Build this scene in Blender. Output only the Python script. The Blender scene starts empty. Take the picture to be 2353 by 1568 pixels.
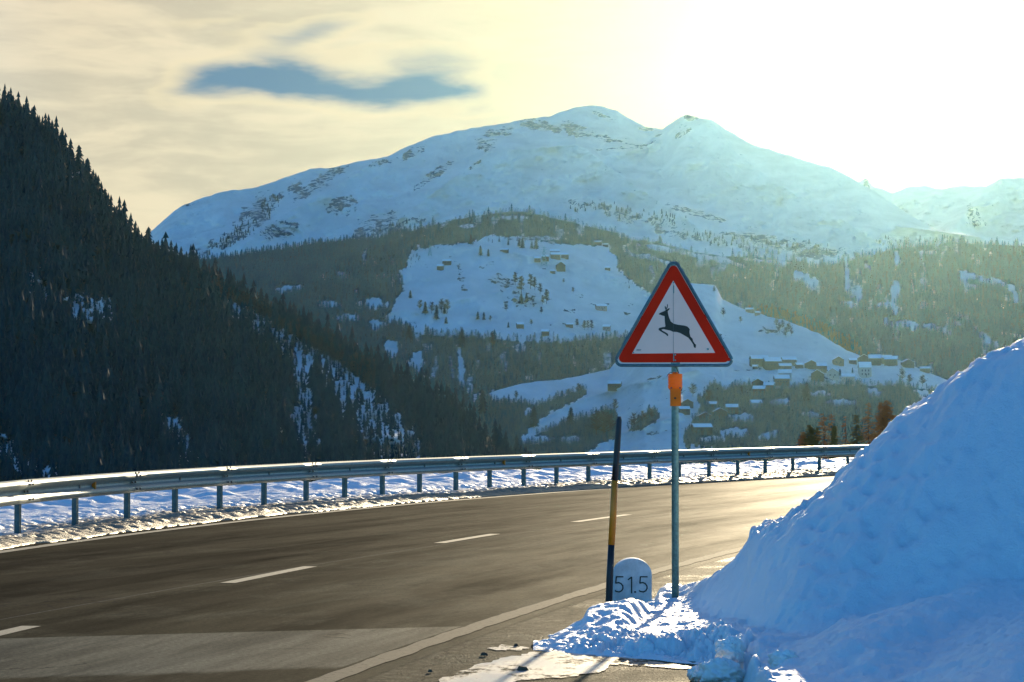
import bpy, math, random
import numpy as np
from mathutils import Vector, Matrix

random.seed(7); rng = np.random.default_rng(11)
R = math.radians
sc = bpy.context.scene
COL = sc.collection
EYE = 1.56                       # camera height over the road
F = 2690.0                       # focal length in pixels of a 1024 px wide frame
K = 1024/2353.0                  # survey grid unit -> pixel
PITCH = math.atan(76/F)

# ------------------------------------------------------------------ camera
cam = bpy.data.cameras.new('camera'); cam_o = bpy.data.objects.new('camera', cam); COL.objects.link(cam_o)
cam.sensor_width = 36; cam.lens = 36*F/1024; cam.clip_start = .1; cam.clip_end = 60000
cam_o.location = (0, 0, EYE); cam_o.rotation_euler = (R(90)+PITCH, 0, 0)
sc.camera = cam_o
cam.dof.use_dof = False

# ------------------------------------------------------------------ sun and sky
SUN_AZ, SUN_EL = R(8.5), R(9.3)      # azimuth right of +Y
sun = bpy.data.lights.new('sun', 'SUN'); sun_o = bpy.data.objects.new('sun', sun); COL.objects.link(sun_o)
SD = Vector((math.sin(SUN_AZ)*math.cos(SUN_EL), math.cos(SUN_AZ)*math.cos(SUN_EL), math.sin(SUN_EL)))
sun_o.rotation_euler = SD.to_track_quat('Z', 'Y').to_euler()
sun.energy = 4.6; sun.angle = R(.6); sun.color = (1, .82, .54)
sc.view_settings.view_transform = 'Standard'; sc.view_settings.look = 'None'
sc.view_settings.exposure = .8; sc.view_settings.gamma = 1; sc.view_settings.use_curve_mapping = False
HAZE_DENSITY = .225e-5; HAZE_G = .895; HAZE_COL = (.47, .80, .78)

class NT:
    """small helper to write node trees as expressions"""
    def __init__(s, tree): s.t = tree; s.n = tree.nodes; s.l = tree.links
    def put(s, sock, v):
        if v is None: return
        if isinstance(v, bpy.types.NodeSocket): s.l.new(v, sock)
        elif isinstance(v, (tuple, list)) and len(v) == 3 and sock.type == 'RGBA': sock.default_value = (*v, 1)
        else: sock.default_value = v
    def m(s, op, a, b=None, c=None, clamp=False):
        n = s.n.new('ShaderNodeMath'); n.operation = op; n.use_clamp = clamp
        for i, v in enumerate((a, b, c)): s.put(n.inputs[i], v)
        return n.outputs[0]
    def vm(s, op, a, b=None, out=0):
        n = s.n.new('ShaderNodeVectorMath'); n.operation = op; s.put(n.inputs[0], a); s.put(n.inputs[1], b)
        return n.outputs[out]
    def mix(s, f, a, b, blend='MIX'):
        n = s.n.new('ShaderNodeMix'); n.data_type = 'RGBA'; n.blend_type = blend
        s.put(n.inputs[0], f); s.put(n.inputs[6], a); s.put(n.inputs[7], b); return n.outputs[2]
    def noise(s, vec, scale, detail=3, rough=.5, dist=0, col=False):
        n = s.n.new('ShaderNodeTexNoise'); s.put(n.inputs['Vector'], vec); n.inputs['Scale'].default_value = scale
        n.inputs['Detail'].default_value = detail; n.inputs['Roughness'].default_value = rough; n.inputs['Distortion'].default_value = dist
        return n.outputs[1 if col else 0]
    def ramp(s, v, a, b, o0=0., o1=1.):
        n = s.n.new('ShaderNodeMapRange'); n.interpolation_type = 'SMOOTHSTEP'
        s.put(n.inputs[0], v); n.inputs[1].default_value = a; n.inputs[2].default_value = b
        n.inputs[3].default_value = o0; n.inputs[4].default_value = o1; return n.outputs[0]
    def xyz(s, v):
        n = s.n.new('ShaderNodeSeparateXYZ'); s.put(n.inputs[0], v); return n.outputs
    def comb(s, x, y, z=0.):
        n = s.n.new('ShaderNodeCombineXYZ')
        for i, v in enumerate((x, y, z)): s.put(n.inputs[i], v)
        return n.outputs[0]
    def scale(s, v, sc_):
        return s.vm('MULTIPLY', v, sc_)

world = bpy.data.worlds.new('World'); sc.world = world; world.use_nodes = True
wt = NT(world.node_tree); wt.n.clear()
def build_world():
    N = wt
    sky = N.n.new('ShaderNodeTexSky'); sky.sky_type = 'NISHITA'; sky.sun_disc = False
    sky.sun_elevation = SUN_EL; sky.sun_rotation = SUN_AZ
    sky.altitude = 1200; sky.air_density = 1.0; sky.dust_density = .6; sky.ozone_density = 2.0
    tc = N.n.new('ShaderNodeTexCoord'); d = tc.outputs['Generated']
    X, Y, Z = N.xyz(d)
    base = N.mix(1., sky.outputs[0], (.64, 1.64, 2.48), 'MULTIPLY')
    # veil of high cloud glowing round the sun, fading out to clear blue sky away from it
    ca = N.vm('DOT_PRODUCT', d, tuple(SD), out=1)
    ang = N.m('ARCCOSINE', N.m('MINIMUM', ca, .99999))
    veil = N.ramp(ang, R(17), R(42), 1., 0.)
    core = N.ramp(ang, R(2), R(16), 1., 0.)
    az = N.m('ARCTAN2', X, Y); el = N.m('ARCSINE', Z)
    u = N.m('MULTIPLY', az, 57.2958); v = N.m('MULTIPLY', el, 57.2958)
    streak = N.noise(N.comb(N.m('MULTIPLY', u, .22), N.m('MULTIPLY', v, .8)), 1.0, 5, .55, .6)
    fine = N.noise(N.comb(N.m('MULTIPLY', u, .5), N.m('MULTIPLY', v, 2.4)), 1.1, 5, .55, .5)
    st = N.ramp(N.m('ADD', N.m('MULTIPLY', streak, .65), N.m('MULTIPLY', fine, .35)), .38, .62)
    vc = N.mix(st, (5.3, 4.35, 3.0), (7.3, 5.9, 3.9))
    vc = N.mix(core, vc, (7.6, 6.4, 4.0))
    col = N.mix(N.m('MULTIPLY', veil, .97), base, vc)
    # the grey-blue lens shaped cloud and its wisps (azimuth, elevation, half widths in degrees)
    dist = N.noise(N.comb(N.m('MULTIPLY', u, .42), N.m('MULTIPLY', v, 1.3)), 1.0, 4, .55, .3)
    dist2 = N.noise(N.comb(N.m('MULTIPLY', u, .42), N.m('MULTIPLY', v, 1.3), 7.3), 1.0, 4, .55, .3)
    uu = N.m('ADD', u, N.m('MULTIPLY', N.m('SUBTRACT', dist, .5), 1.7))
    vv = N.m('ADD', v, N.m('MULTIPLY', N.m('SUBTRACT', dist2, .5), .75))
    def blob(gx, gy, a, b, k, tilt=0.):
        u0 = math.degrees(math.atan((gx*K-512)/F)); v0 = math.degrees(math.atan((958-gy)*K/F)); a = a*K/F*57.3; b = b*K/F*57.3
        du = N.m('SUBTRACT', uu, u0); dv = N.m('SUBTRACT', N.m('SUBTRACT', vv, v0), N.m('MULTIPLY', du, tilt)); b *= 1.35; a *= 1.15
        e = N.m('ADD', N.m('POWER', N.m('DIVIDE', du, a), 2.), N.m('POWER', N.m('DIVIDE', dv, b), 2.))
        return N.m('MULTIPLY', N.m('EXPONENT', N.m('MULTIPLY', e, -1.)), k)
    tot = None
    for a in ((545, 182, 120, 30, 1.15, .10), (640, 165, 110, 30, .85, -.05), (760, 200, 120, 28, .9, -.12), (880, 212, 120, 26, .75), (1000, 168, 85, 34, 1.05), (1010, 222, 100, 20, .8), (440, 205, 60, 11, .45, .15),
              (680, 88, 90, 18, .55, .16), (600, 70, 70, 10, .22, .16), (760, 60, 90, 18, .38, .22), (400, 60, 80, 22, .12), (900, 120, 120, 14, .2, .1), (1060, 140, 60, 16, .2), (520, 45, 90, 10, .16, .1), (1120, 30, 60, 8, .12, -.3)):
        b = blob(*a); tot = b if tot is None else N.m('ADD', tot, b)
    rim = N.ramp(tot, .06, .22); 
    dark = N.ramp(N.m('MULTIPLY', tot, N.m('ADD', .5, N.m('MULTIPLY', fine, 1.3))), .08, 1.65)
    col = N.mix(N.m('MULTIPLY', N.m('MULTIPLY', rim, veil), .5), col, (8.0, 6.6, 4.3))
    col = N.mix(N.m('MULTIPLY', dark, .95), col, (.6, 1.7, 3.2))
    # below the horizon: the same as dim snow ground
    bg = N.n.new('ShaderNodeBackground'); N.put(bg.inputs[0], col); bg.inputs[1].default_value = .066
    out = N.n.new('ShaderNodeOutputWorld'); N.l.new(bg.outputs[0], out.inputs[0])
build_world()

# ------------------------------------------------------------------ helpers
def ray(px, py):
    """unit-depth direction (x, 1, z) through a survey direction; arrays allowed"""
    a = (np.asarray(px, float)-512)/F; b = (341-np.asarray(py, float))/F
    y = math.cos(PITCH)-b*math.sin(PITCH); z = math.sin(PITCH)+b*math.cos(PITCH)
    return a/y, z/y
def at(px, py, D):
    x, z = ray(px, py); D = np.asarray(D, float)
    return np.stack([x*D, D+0*x, EYE+z*D], -1)
def gat(gx, gy, D): return at(np.asarray(gx)*K, np.asarray(gy)*K, D)
def ground(gx, gy, z=0.):
    x, zz = ray(gx*K, gy*K); D = (z-EYE)/zz; return np.array([x*D, D, z])
def hsh(ix, iy, s=0):
    h = (ix.astype(np.int64)*374761393 + iy.astype(np.int64)*668265263 + s*1274126177) & 0xffffffff
    h = ((h ^ (h >> 13))*1274126177) & 0xffffffff; h = h ^ (h >> 16)
    return (h & 0xffff)/65535.0
def vnoise(x, y, s=0):
    x = np.asarray(x, float); y = np.asarray(y, float)
    ix = np.floor(x); iy = np.floor(y); fx = x-ix; fy = y-iy
    fx = fx*fx*fx*(fx*(fx*6-15)+10); fy = fy*fy*fy*(fy*(fy*6-15)+10)
    a = hsh(ix, iy, s); b = hsh(ix+1, iy, s); c = hsh(ix, iy+1, s); d = hsh(ix+1, iy+1, s)
    return (a*(1-fx)+b*fx)*(1-fy)+(c*(1-fx)+d*fx)*fy
def fbm(x, y, o=4, s=0, g=.5):
    t = 0; a = 1; n = 0
    for i in range(o):
        t = t+a*(vnoise(x, y, s+i)*2-1); n += a; a *= g; x = x*2.03+17.1; y = y*2.03+5.3
    return t/n
def worley(x, y, s=0):
    ix = np.floor(x); iy = np.floor(y); best = np.full(np.shape(x), 9.)
    for dx in (-1, 0, 1):
        for dy in (-1, 0, 1):
            cx = ix+dx; cy = iy+dy
            px = cx+hsh(cx, cy, s); py = cy+hsh(cx, cy, s+5)
            best = np.minimum(best, (x-px)**2+(y-py)**2)
    return np.sqrt(best)
def sstep(x, a, b):
    t = np.clip((x-a)/(b-a), 0, 1); return t*t*(3-2*t)
def inpoly(x, y, P):
    P = np.array(P, float); r = np.zeros(np.shape(x), bool); n = len(P)
    for i in range(n):
        x0, y0 = P[i]; x1, y1 = P[i-1]
        c = ((y0 > y) != (y1 > y)) & (x < (x1-x0)*(y-y0)/(y1-y0+1e-12)+x0); r ^= c
    return r
def ell(x, y, cx, cy, rx, ry, ang=0.):
    c, s_ = math.cos(R(ang)), math.sin(R(ang)); dx = x-cx; dy = y-cy
    return np.sqrt(((dx*c+dy*s_)/rx)**2+((-dx*s_+dy*c)/ry)**2)
def tag(o, label=None, cat=None, group=None, kind=None):
    for k, v in (('label', label), ('category', cat), ('group', group), ('kind', kind)):
        if v: o[k] = v
    return o
def mesh_np(name, V, Fa, mats=(), smooth=True, parent=None, midx=None, link=True):
    V = np.asarray(V, np.float32); me = bpy.data.meshes.new(name)
    if isinstance(Fa, np.ndarray):
        n, k = Fa.shape; me.vertices.add(len(V)); me.vertices.foreach_set('co', V.ravel())
        me.loops.add(n*k); me.loops.foreach_set('vertex_index', Fa.astype(np.int32).ravel())
        me.polygons.add(n); me.polygons.foreach_set('loop_start', np.arange(0, n*k, k, dtype=np.int32))
        me.polygons.foreach_set('loop_total', np.full(n, k, np.int32))
    else:
        me.from_pydata([tuple(v) for v in V], [], Fa)
    for m_ in (mats if isinstance(mats, (list, tuple)) else [mats]): me.materials.append(m_)
    if midx is not None: me.polygons.foreach_set('material_index', np.asarray(midx, np.int32))
    me.polygons.foreach_set('use_smooth', np.full(len(me.polygons), smooth)); me.update(calc_edges=True); me.validate()
    o = bpy.data.objects.new(name, me)
    if link: COL.objects.link(o)
    if parent: o.parent = parent
    return o
def grid_faces(nr, nc):
    i = np.arange(nr-1)[:, None]*nc+np.arange(nc-1)[None, :]
    return np.stack([i, i+1, i+nc+1, i+nc], -1).reshape(-1, 4)
def attr(o, name, vals):
    a = o.data.attributes.new(name, 'FLOAT', 'POINT'); a.data.foreach_set('value', np.asarray(vals, np.float32).ravel())
def empty(name, loc, label, cat, group=None, rz=0):
    o = bpy.data.objects.new(name, None); COL.objects.link(o); o.location = loc; o.rotation_euler = (0, 0, rz); o.empty_display_size = .2
    return tag(o, label, cat, group)
class MB:
    def __init__(s): s.v = []; s.f = []
    def add(s, v, f):
        n = len(s.v); s.v += [tuple(map(float, p)) for p in v]; s.f += [tuple(i+n for i in q) for q in f]; return s
    def box(s, c, d, rz=0, M=None):
        x, y, z = (q/2 for q in d); P = [Vector((a*x, b*y, e*z)) for e in (-1, 1) for a, b in ((-1, -1), (1, -1), (1, 1), (-1, 1))]
        rot = M or Matrix.Rotation(rz, 3, 'Z')
        return s.add([rot@p+Vector(c) for p in P], [(3, 2, 1, 0), (4, 5, 6, 7), (0, 1, 5, 4), (1, 2, 6, 5), (2, 3, 7, 6), (3, 0, 4, 7)])
    def tube(s, pts, r, n=8, cap=True, closed=False):
        pts = [Vector(p) for p in pts]; rr = r if isinstance(r, (list, tuple)) else [r]*len(pts); V = []; m_ = len(pts); up = None
        for i, p in enumerate(pts):
            if closed: t = pts[(i+1) % m_]-pts[i-1]
            else: t = pts[min(i+1, m_-1)]-pts[max(i-1, 0)]
            t.normalize()
            if up is None: up = Vector((0, 0, 1)) if abs(t.z) < .9 else Vector((0, 1, 0))
            a = t.cross(up).normalized(); b = a.cross(t).normalized()
            if not closed: up = b
            for k in range(n):
                w = 2*math.pi*k/n; V.append(p+(a*math.cos(w)+b*math.sin(w))*rr[i])
        Fa = []
        for i in range(m_ if closed else m_-1):
            j = (i+1) % m_
            for k in range(n): Fa.append((i*n+k, i*n+(k+1) % n, j*n+(k+1) % n, j*n+k))
        if cap and not closed: Fa += [tuple(range(n))[::-1], tuple((m_-1)*n+k for k in range(n))]
        return s.add(V, Fa)
    def prism(s, poly, y0, y1):
        """polygon in XZ, extruded in Y (y0 is the front)"""
        n = len(poly); V = [(x, y0, z) for x, z in poly]+[(x, y1, z) for x, z in poly]
        return s.add(V, [tuple(range(n)), tuple(range(2*n-1, n-1, -1))]+[(i, i+n, (i+1) % n+n, (i+1) % n) for i in range(n)])
    def build(s, name, mat, parent=None, smooth=False, **kw):
        return mesh_np(name, s.v, s.f, mat, smooth, parent, **kw)

# ------------------------------------------------------------------ materials
def new_mat(name):
    m_ = bpy.data.materials.new(name); m_.use_nodes = True; N = NT(m_.node_tree); N.n.clear()
    out = N.n.new('ShaderNodeOutputMaterial'); b = N.n.new('ShaderNodeBsdfPrincipled'); N.l.new(b.outputs[0], out.inputs[0])
    N.b = b; N.mat = m_; N.out = out
    return m_, N
def geo_pos(N): return N.n.new('ShaderNodeNewGeometry').outputs['Position']
def obj_pos(N): return N.n.new('ShaderNodeTexCoord').outputs['Object']
def bump(N, h, strength, dist, normal=None):
    b = N.n.new('ShaderNodeBump'); b.inputs['Strength'].default_value = strength; b.inputs['Distance'].default_value = dist
    N.put(b.inputs['Height'], h); N.put(b.inputs['Normal'], normal); return b.outputs[0]
def simple(name, col, rough=.6, metal=0., var=.25, sc_=8., bmp=0., spec=.5):
    m_, N = new_mat(name); p = obj_pos(N); n = N.noise(p, sc_, 5, .6)
    f = N.ramp(n, .3, .7)
    N.put(N.b.inputs['Base Color'], N.mix(f, tuple(c*(1-var) for c in col), tuple(min(1, c*(1+var*.6)) for c in col)))
    N.put(N.b.inputs['Roughness'], N.m('ADD', rough-.08, N.m('MULTIPLY', n, .16)))
    N.b.inputs['Metallic'].default_value = metal; N.b.inputs['Specular IOR Level'].default_value = spec
    if bmp: N.put(N.b.inputs['Normal'], bump(N, N.noise(p, sc_*6, 4), bmp, .002))
    return m_

def mat_far(name, rockcol=(.10, .10, .11), fs=.012, flc=(.016, .038, .036)):
    """far snow slope: rocks and brush where the 'rock' attribute asks, dark forest floor where 'floor' does"""
    m_, N = new_mat(name); p = geo_pos(N)
    a = N.n.new('ShaderNodeAttribute'); a.attribute_name = 'rock'; rock = a.outputs['Fac']
    b = N.n.new('ShaderNodeAttribute'); b.attribute_name = 'floor'; floor = b.outputs['Fac']
    n1 = N.noise(p, fs, 6, .62, .4); n2 = N.noise(N.scale(p, (1, 1, 2.2)), fs*2.7, 5, .62, .3)
    sel = N.m('ADD', N.m('MULTIPLY', N.m('ADD', N.m('MULTIPLY', n1, .5), N.m('MULTIPLY', n2, .5)), 1.), N.m('MULTIPLY', rock, .20))
    rk = N.ramp(sel, .615, .67)
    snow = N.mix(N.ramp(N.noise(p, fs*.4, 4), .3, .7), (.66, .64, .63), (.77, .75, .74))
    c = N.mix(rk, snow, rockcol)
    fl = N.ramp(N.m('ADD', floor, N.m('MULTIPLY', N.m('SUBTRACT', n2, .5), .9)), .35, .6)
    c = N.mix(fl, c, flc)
    N.put(N.b.inputs['Base Color'], c); N.b.inputs['Roughness'].default_value = .9; N.b.inputs['Specular IOR Level'].default_value = .1
    hgt = N.m('ADD', N.noise(p, fs*.6, 6, .55), N.m('MULTIPLY', rk, .15))
    N.put(N.b.inputs['Normal'], bump(N, hgt, .9, .45/fs))
    return m_
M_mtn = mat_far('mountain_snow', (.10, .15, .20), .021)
M_hill = mat_far('hill_snow', (.07, .085, .09), .03, (.016, .085, .09))  # wooded floor has the valley's teal haze painted into its colour
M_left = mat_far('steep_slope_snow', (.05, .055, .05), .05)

def mat_leaf(name, c1, c2, sc_=.05):
    m_, N = new_mat(name); p = geo_pos(N); n = N.noise(p, sc_, 4, .6); n2 = N.noise(p, sc_*12, 2)
    f = N.ramp(N.m('ADD', N.m('MULTIPLY', n, .6), N.m('MULTIPLY', n2, .4)), .35, .65)
    N.put(N.b.inputs['Base Color'], N.mix(f, c1, c2)); N.b.inputs['Roughness'].default_value = .9; N.b.inputs['Specular IOR Level'].default_value = .1
    return m_
M_spruce = mat_leaf('spruce_needles', (.004, .028, .042), (.011, .048, .056), .012)
M_haze_spruce = mat_leaf('haze_tinted_spruce', (.004, .085, .125), (.014, .125, .15), .012)  # distant haze painted in: teal added to the spruce colour
M_bare = mat_leaf('bare_branches', (.04, .13, .14), (.11, .18, .17), .02)  # blue-green haze tint mixed into the branch colour
M_dark = mat_leaf('dark_bare_twigs', (.035, .035, .035), (.07, .065, .055), .05)
M_larch = mat_leaf('russet_larch_twigs', (.17, .085, .035), (.32, .16, .065), .02)
M_bark = mat_leaf('bark', (.07, .05, .035), (.13, .09, .06), 1.5)
M_needle_near = mat_leaf('brown_needle_twigs', (.26, .11, .03), (.42, .19, .055), 1.2)
M_needle_green = mat_leaf('olive_needle_twigs', (.10, .085, .022), (.17, .13, .035), 1.2)

def mat_near_snow(nm='snow', rg=.45, sp_=.5):
    m_, N = new_mat(nm); p = geo_pos(N)
    n = N.noise(p, 1.1, 5, .55); f = N.noise(p, 55, 4, .6); g = N.noise(p, 380, 2, .6); md = N.noise(N.scale(p, (1, .6, 1)), 9, 4, .55)
    a = N.n.new('ShaderNodeAttribute'); a.attribute_name = 'dirt'; dirt = a.outputs['Fac']
    c = N.mix(N.ramp(n, .3, .7), (.78, .82, .86), (.86, .88, .90))
    dm = N.ramp(N.m('ADD', N.m('MULTIPLY', dirt, .55), N.m('MULTIPLY', N.noise(p, 26, 5, .7), .6)), .48, .8)
    c = N.mix(dm, c, (.26, .19, .115))
    N.put(N.b.inputs['Base Color'], c); N.b.inputs['Roughness'].default_value = rg; N.b.inputs['Specular IOR Level'].default_value = sp_
    N.b.inputs['Subsurface Weight'].default_value = .35; N.b.inputs['Subsurface Radius'].default_value = (1., .85, .7); N.b.inputs['Subsurface Scale'].default_value = .05
    h = N.m('ADD', N.m('MULTIPLY', md, 1.0), N.m('ADD', N.m('MULTIPLY', f, .5), N.m('MULTIPLY', g, .16)))
    N.put(N.b.inputs['Normal'], bump(N, h, .75, .035))
    return m_
M_snow = mat_near_snow('snow', .5, .45); M_verge = mat_near_snow('crusty_verge_snow', .5, .6)
def mat_chunk():
    m_, N = new_mat('icy_snow'); p = obj_pos(N); n = N.noise(p, 14, 5, .6)
    N.put(N.b.inputs['Base Color'], N.mix(N.ramp(n, .35, .7), (.88, .87, .88), (.86, .79, .70))); N.b.inputs['Roughness'].default_value = .4
    N.b.inputs['Subsurface Weight'].default_value = .08; N.b.inputs['Subsurface Radius'].default_value = (.12, .09, .06); N.b.inputs['Subsurface Scale'].default_value = .6
    N.put(N.b.inputs['Normal'], bump(N, N.noise(p, 60, 4, .6), .6, .012)); return m_
M_chunk = mat_chunk()

def mat_road():
    m_, N = new_mat('asphalt'); uvn = N.n.new('ShaderNodeUVMap'); uvn.uv_map = 'road'; uv = uvn.outputs[0]
    s_, t_, _ = N.xyz(uv); p = geo_pos(N)
    long1 = N.noise(N.comb(N.m('MULTIPLY', s_, .05), N.m('MULTIPLY', t_, .9)), 1.6, 5, .6)
    long2 = N.noise(N.comb(N.m('MULTIPLY', s_, .25), N.m('MULTIPLY', t_, 2.4)), 1.2, 5, .65, .3)
    gr = N.noise(p, 130, 3, .7); mid = N.noise(p, 7, 4, .6)
    # worn wheel tracks
    tr = N.m('SINE', N.m('MULTIPLY', N.m('ADD', t_, .35), 2*math.pi/1.95)); tr = N.ramp(tr, -.6, .9)
    tone = N.m('ADD', N.m('MULTIPLY', long1, .45), N.m('ADD', N.m('MULTIPLY', long2, .35), N.m('MULTIPLY', tr, .2)))
    farl = N.ramp(t_, 3.72, 3.78)            # far lane: darker base colour beyond the seam
    c1 = N.mix(N.ramp(tone, .3, .7), (.020, .016, .008), (.064, .051, .026))
    c2 = N.mix(N.ramp(tone, .3, .7), (.010, .008, .004), (.034, .027, .014))
    c = N.mix(farl, c1, c2)
    stn = N.m('MULTIPLY', N.ramp(N.noise(N.comb(N.m('MULTIPLY', s_, .35), N.m('MULTIPLY', t_, .9)), 1.4, 6, .7, .5), .46, .66), N.ramp(t_, 3.6, 3.9, .8, .35))
    c = N.mix(N.m('MULTIPLY', stn, .55), c, (.145, .122, .07))
    # thin longitudinal seam and old marking ghosts
    seam = N.m('LESS_THAN', N.m('ABSOLUTE', N.m('ADD', N.m('SUBTRACT', t_, 3.75), N.m('MULTIPLY', N.m('SUBTRACT', long2, .5), .05))), .012)
    c = N.mix(N.m('MULTIPLY', seam, .6), c, (.16, .14, .105))
    # dusty repaired strip across the near lane
    e1 = N.m('ADD', s_, N.m('MULTIPLY', t_, .55)); wob = N.m('MULTIPLY', N.m('SUBTRACT', mid, .5), .25)
    pat = N.m('MULTIPLY', N.ramp(N.m('ADD', e1, N.m('MULTIPLY', N.m('SUBTRACT', long2, .5), .5)), 5.2, 5.5), N.m('LESS_THAN', N.m('ADD', e1, N.m('MULTIPLY', wob, .1)), 8.75))
    pat = N.m('MULTIPLY', pat, N.m('SUBTRACT', 1., farl)); pat = N.m('MULTIPLY', pat, N.m('GREATER_THAN', t_, .12))
    c = N.mix(N.m('MULTIPLY', pat, .75), c, N.mix(N.ramp(long2, .35, .65), (.10, .09, .06), (.20, .178, .115)))
    # sandy shoulder outside the near line
    sh = N.ramp(t_, -.25, -.2, 1., 0.)
    c = N.mix(sh, c, N.mix(N.ramp(mid, .35, .65), (.065, .054, .03), (.15, .12, .068)))
    spk = N.m('MULTIPLY', N.ramp(gr, .25, .75, .55, 1.45), N.ramp(N.noise(p, 28, 4, .75), .3, .7, .6, 1.4))
    c = N.mix(1., c, N.comb(spk, spk, spk), 'MULTIPLY')
    # cracks
    vor = N.n.new('ShaderNodeTexVoronoi'); vor.feature = 'DISTANCE_TO_EDGE'; vor.inputs['Scale'].default_value = .16
    N.put(vor.inputs['Vector'], N.vm('ADD', p, N.scale(N.noise(p, 1.3, 4, .6, col=True), (.9, .9, .9))))
    ck = N.m('MULTIPLY', N.m('LESS_THAN', vor.outputs[0], .0022), N.m('GREATER_THAN', long1, .5))
    c = N.mix(N.m('MULTIPLY', ck, .7), c, (.015, .013, .012))
    N.put(N.b.inputs['Base Color'], c)
    # melt water on the hard shoulder
    wet = N.m('MULTIPLY', sh, N.ramp(N.noise(p, .9, 4, .6), .5, .62))
    rgh = N.m('SUBTRACT', N.m('ADD', .52, N.m('MULTIPLY', tone, .18)), N.m('MULTIPLY', wet, .2))
    N.put(N.b.inputs['Roughness'], rgh); N.b.inputs['Specular IOR Level'].default_value = .012
    df = N.n.new('ShaderNodeBsdfDiffuse'); N.put(df.inputs[0], c); mx = N.n.new('ShaderNodeMixShader'); N.put(mx.inputs[0], N.m('ADD', N.m('SUBTRACT', .58, N.m('MULTIPLY', pat, .30)), N.m('MULTIPLY', N.m('SUBTRACT', .5, N.m('ADD', N.m('MULTIPLY', long1, .5), N.m('MULTIPLY', long2, .5))), 1.1), clamp=True))
    N.l.new(N.b.outputs[0], mx.inputs[1]); N.l.new(df.outputs[0], mx.inputs[2]); N.l.new(mx.outputs[0], N.out.inputs[0])
    h = N.m('ADD', gr, N.m('MULTIPLY', N.noise(p, 45, 3, .6), N.m('ADD', .5, N.m('MULTIPLY', sh, 5.))))
    N.put(N.b.inputs['Normal'], bump(N, h, .5, .004))
    return m_
M_road = mat_road()
def mat_paint(nm='worn_white_paint', c1=(.12, .10, .065), c2=(.36, .30, .20), sp_=.1):
    m_, N = new_mat(nm); p = geo_pos(N); n = N.noise(p, 22, 5, .7); g = N.noise(p, 120, 3, .6)
    f = N.ramp(N.m('ADD', N.m('MULTIPLY', n, .7), N.m('MULTIPLY', g, .3)), .34, .5)
    N.put(N.b.inputs['Base Color'], N.mix(f, c1, c2)); N.b.inputs['Roughness'].default_value = .75; N.b.inputs['Specular IOR Level'].default_value = sp_
    N.put(N.b.inputs['Normal'], bump(N, g, .4, .003)); return m_
M_paint = mat_paint(); M_paint2 = mat_paint('sandy_worn_paint', (.11, .085, .048), (.30, .235, .14), .006)
def mat_galv(name, col):
    m_, N = new_mat(name); p = obj_pos(N); n = N.noise(p, 5, 5, .6); v = N.n.new('ShaderNodeTexVoronoi'); v.inputs['Scale'].default_value = 55; N.put(v.inputs['Vector'], p)
    f = N.m('ADD', N.m('MULTIPLY', n, .6), N.m('MULTIPLY', N.xyz(v.outputs['Color'])[0], .3))
    st = N.noise(N.scale(p, (9, 9, .8)), 3, 4, .6)
    c = N.mix(N.ramp(f, .25, .7), tuple(c_*.65 for c_ in col), col); c = N.mix(N.ramp(st, .58, .75, 0., .5), c, (.10, .085, .07))
    N.put(N.b.inputs['Base Color'], c); N.b.inputs['Metallic'].default_value = .55
    N.put(N.b.inputs['Roughness'], N.m('ADD', .38, N.m('MULTIPLY', n, .2))); return m_
M_galv = mat_galv('galvanised_steel', (.30, .36, .34))
M_galv_d = mat_galv('dark_galvanised_steel', (.20, .38, .34))
M_frame = mat_galv('frame_steel', (.10, .20, .22))
M_post = mat_galv('post_steel', (.075, .13, .14))
M_red = simple('red_reflective_film', (.66, .022, .004), .55, 0, .15, 3, 0., .08)
M_white = simple('white_reflective_film', (.88, .64, .52), .55, 0, .05, 3, 0., .2)
M_black = simple('black_print', (.018, .02, .008), .5, 0, .1)
M_blackp = simple('black_paint', (.012, .012, .014), .45, 0, .3, 10)
M_yellow = simple('yellow_paint', (.78, .22, .006), .5, 0, .3, 6)
M_stone = simple('white_painted_concrete', (.60, .66, .66), .75, 0, .22, 9, .5)
M_orange = simple('orange_plastic', (1., .19, .006), .5, 0, .12, 12, 0., .2)
M_bolt = simple('bolt_steel', (.10, .10, .10), .4, .7)
M_rubber = simple('black_cable', (.012, .012, .012), .5)
M_opal = simple('white_plastic', (.80, .76, .66), .35, 0, .05)
def mat_lens():
    m_, N = new_mat('orange_lens'); p = obj_pos(N)
    N.b.inputs['Base Color'].default_value = (1., .27, .02, 1); N.b.inputs['Roughness'].default_value = .18
    tr = N.n.new('ShaderNodeBsdfTranslucent'); tr.inputs[0].default_value = (1., .42, .05, 1)
    mx = N.n.new('ShaderNodeMixShader'); mx.inputs[0].default_value = .55; N.l.new(N.b.outputs[0], mx.inputs[1]); N.l.new(tr.outputs[0], mx.inputs[2]); N.l.new(mx.outputs[0], N.out.inputs[0])
    return m_
M_lens = mat_lens()
M_wood = simple('weathered_dark_wood', (.085, .06, .045), .85, 0, .35, .6)
M_wood2 = simple('weathered_brown_wood', (.20, .115, .075), .85, 0, .3, .6)
M_plaster = simple('pale_plaster', (.42, .38, .34), .85, 0, .1, .5)
M_pink = simple('faded_pink_timber', (.42, .27, .22), .85, 0, .2, .5)
M_roofs = simple('roof_snow', (.82, .84, .87), .8, 0, .06, .3)
M_roofd = simple('dark_roof_boards', (.07, .06, .055), .85, 0, .3, .5)
M_glass = simple('window_glass', (.03, .04, .05), .15)
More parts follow.
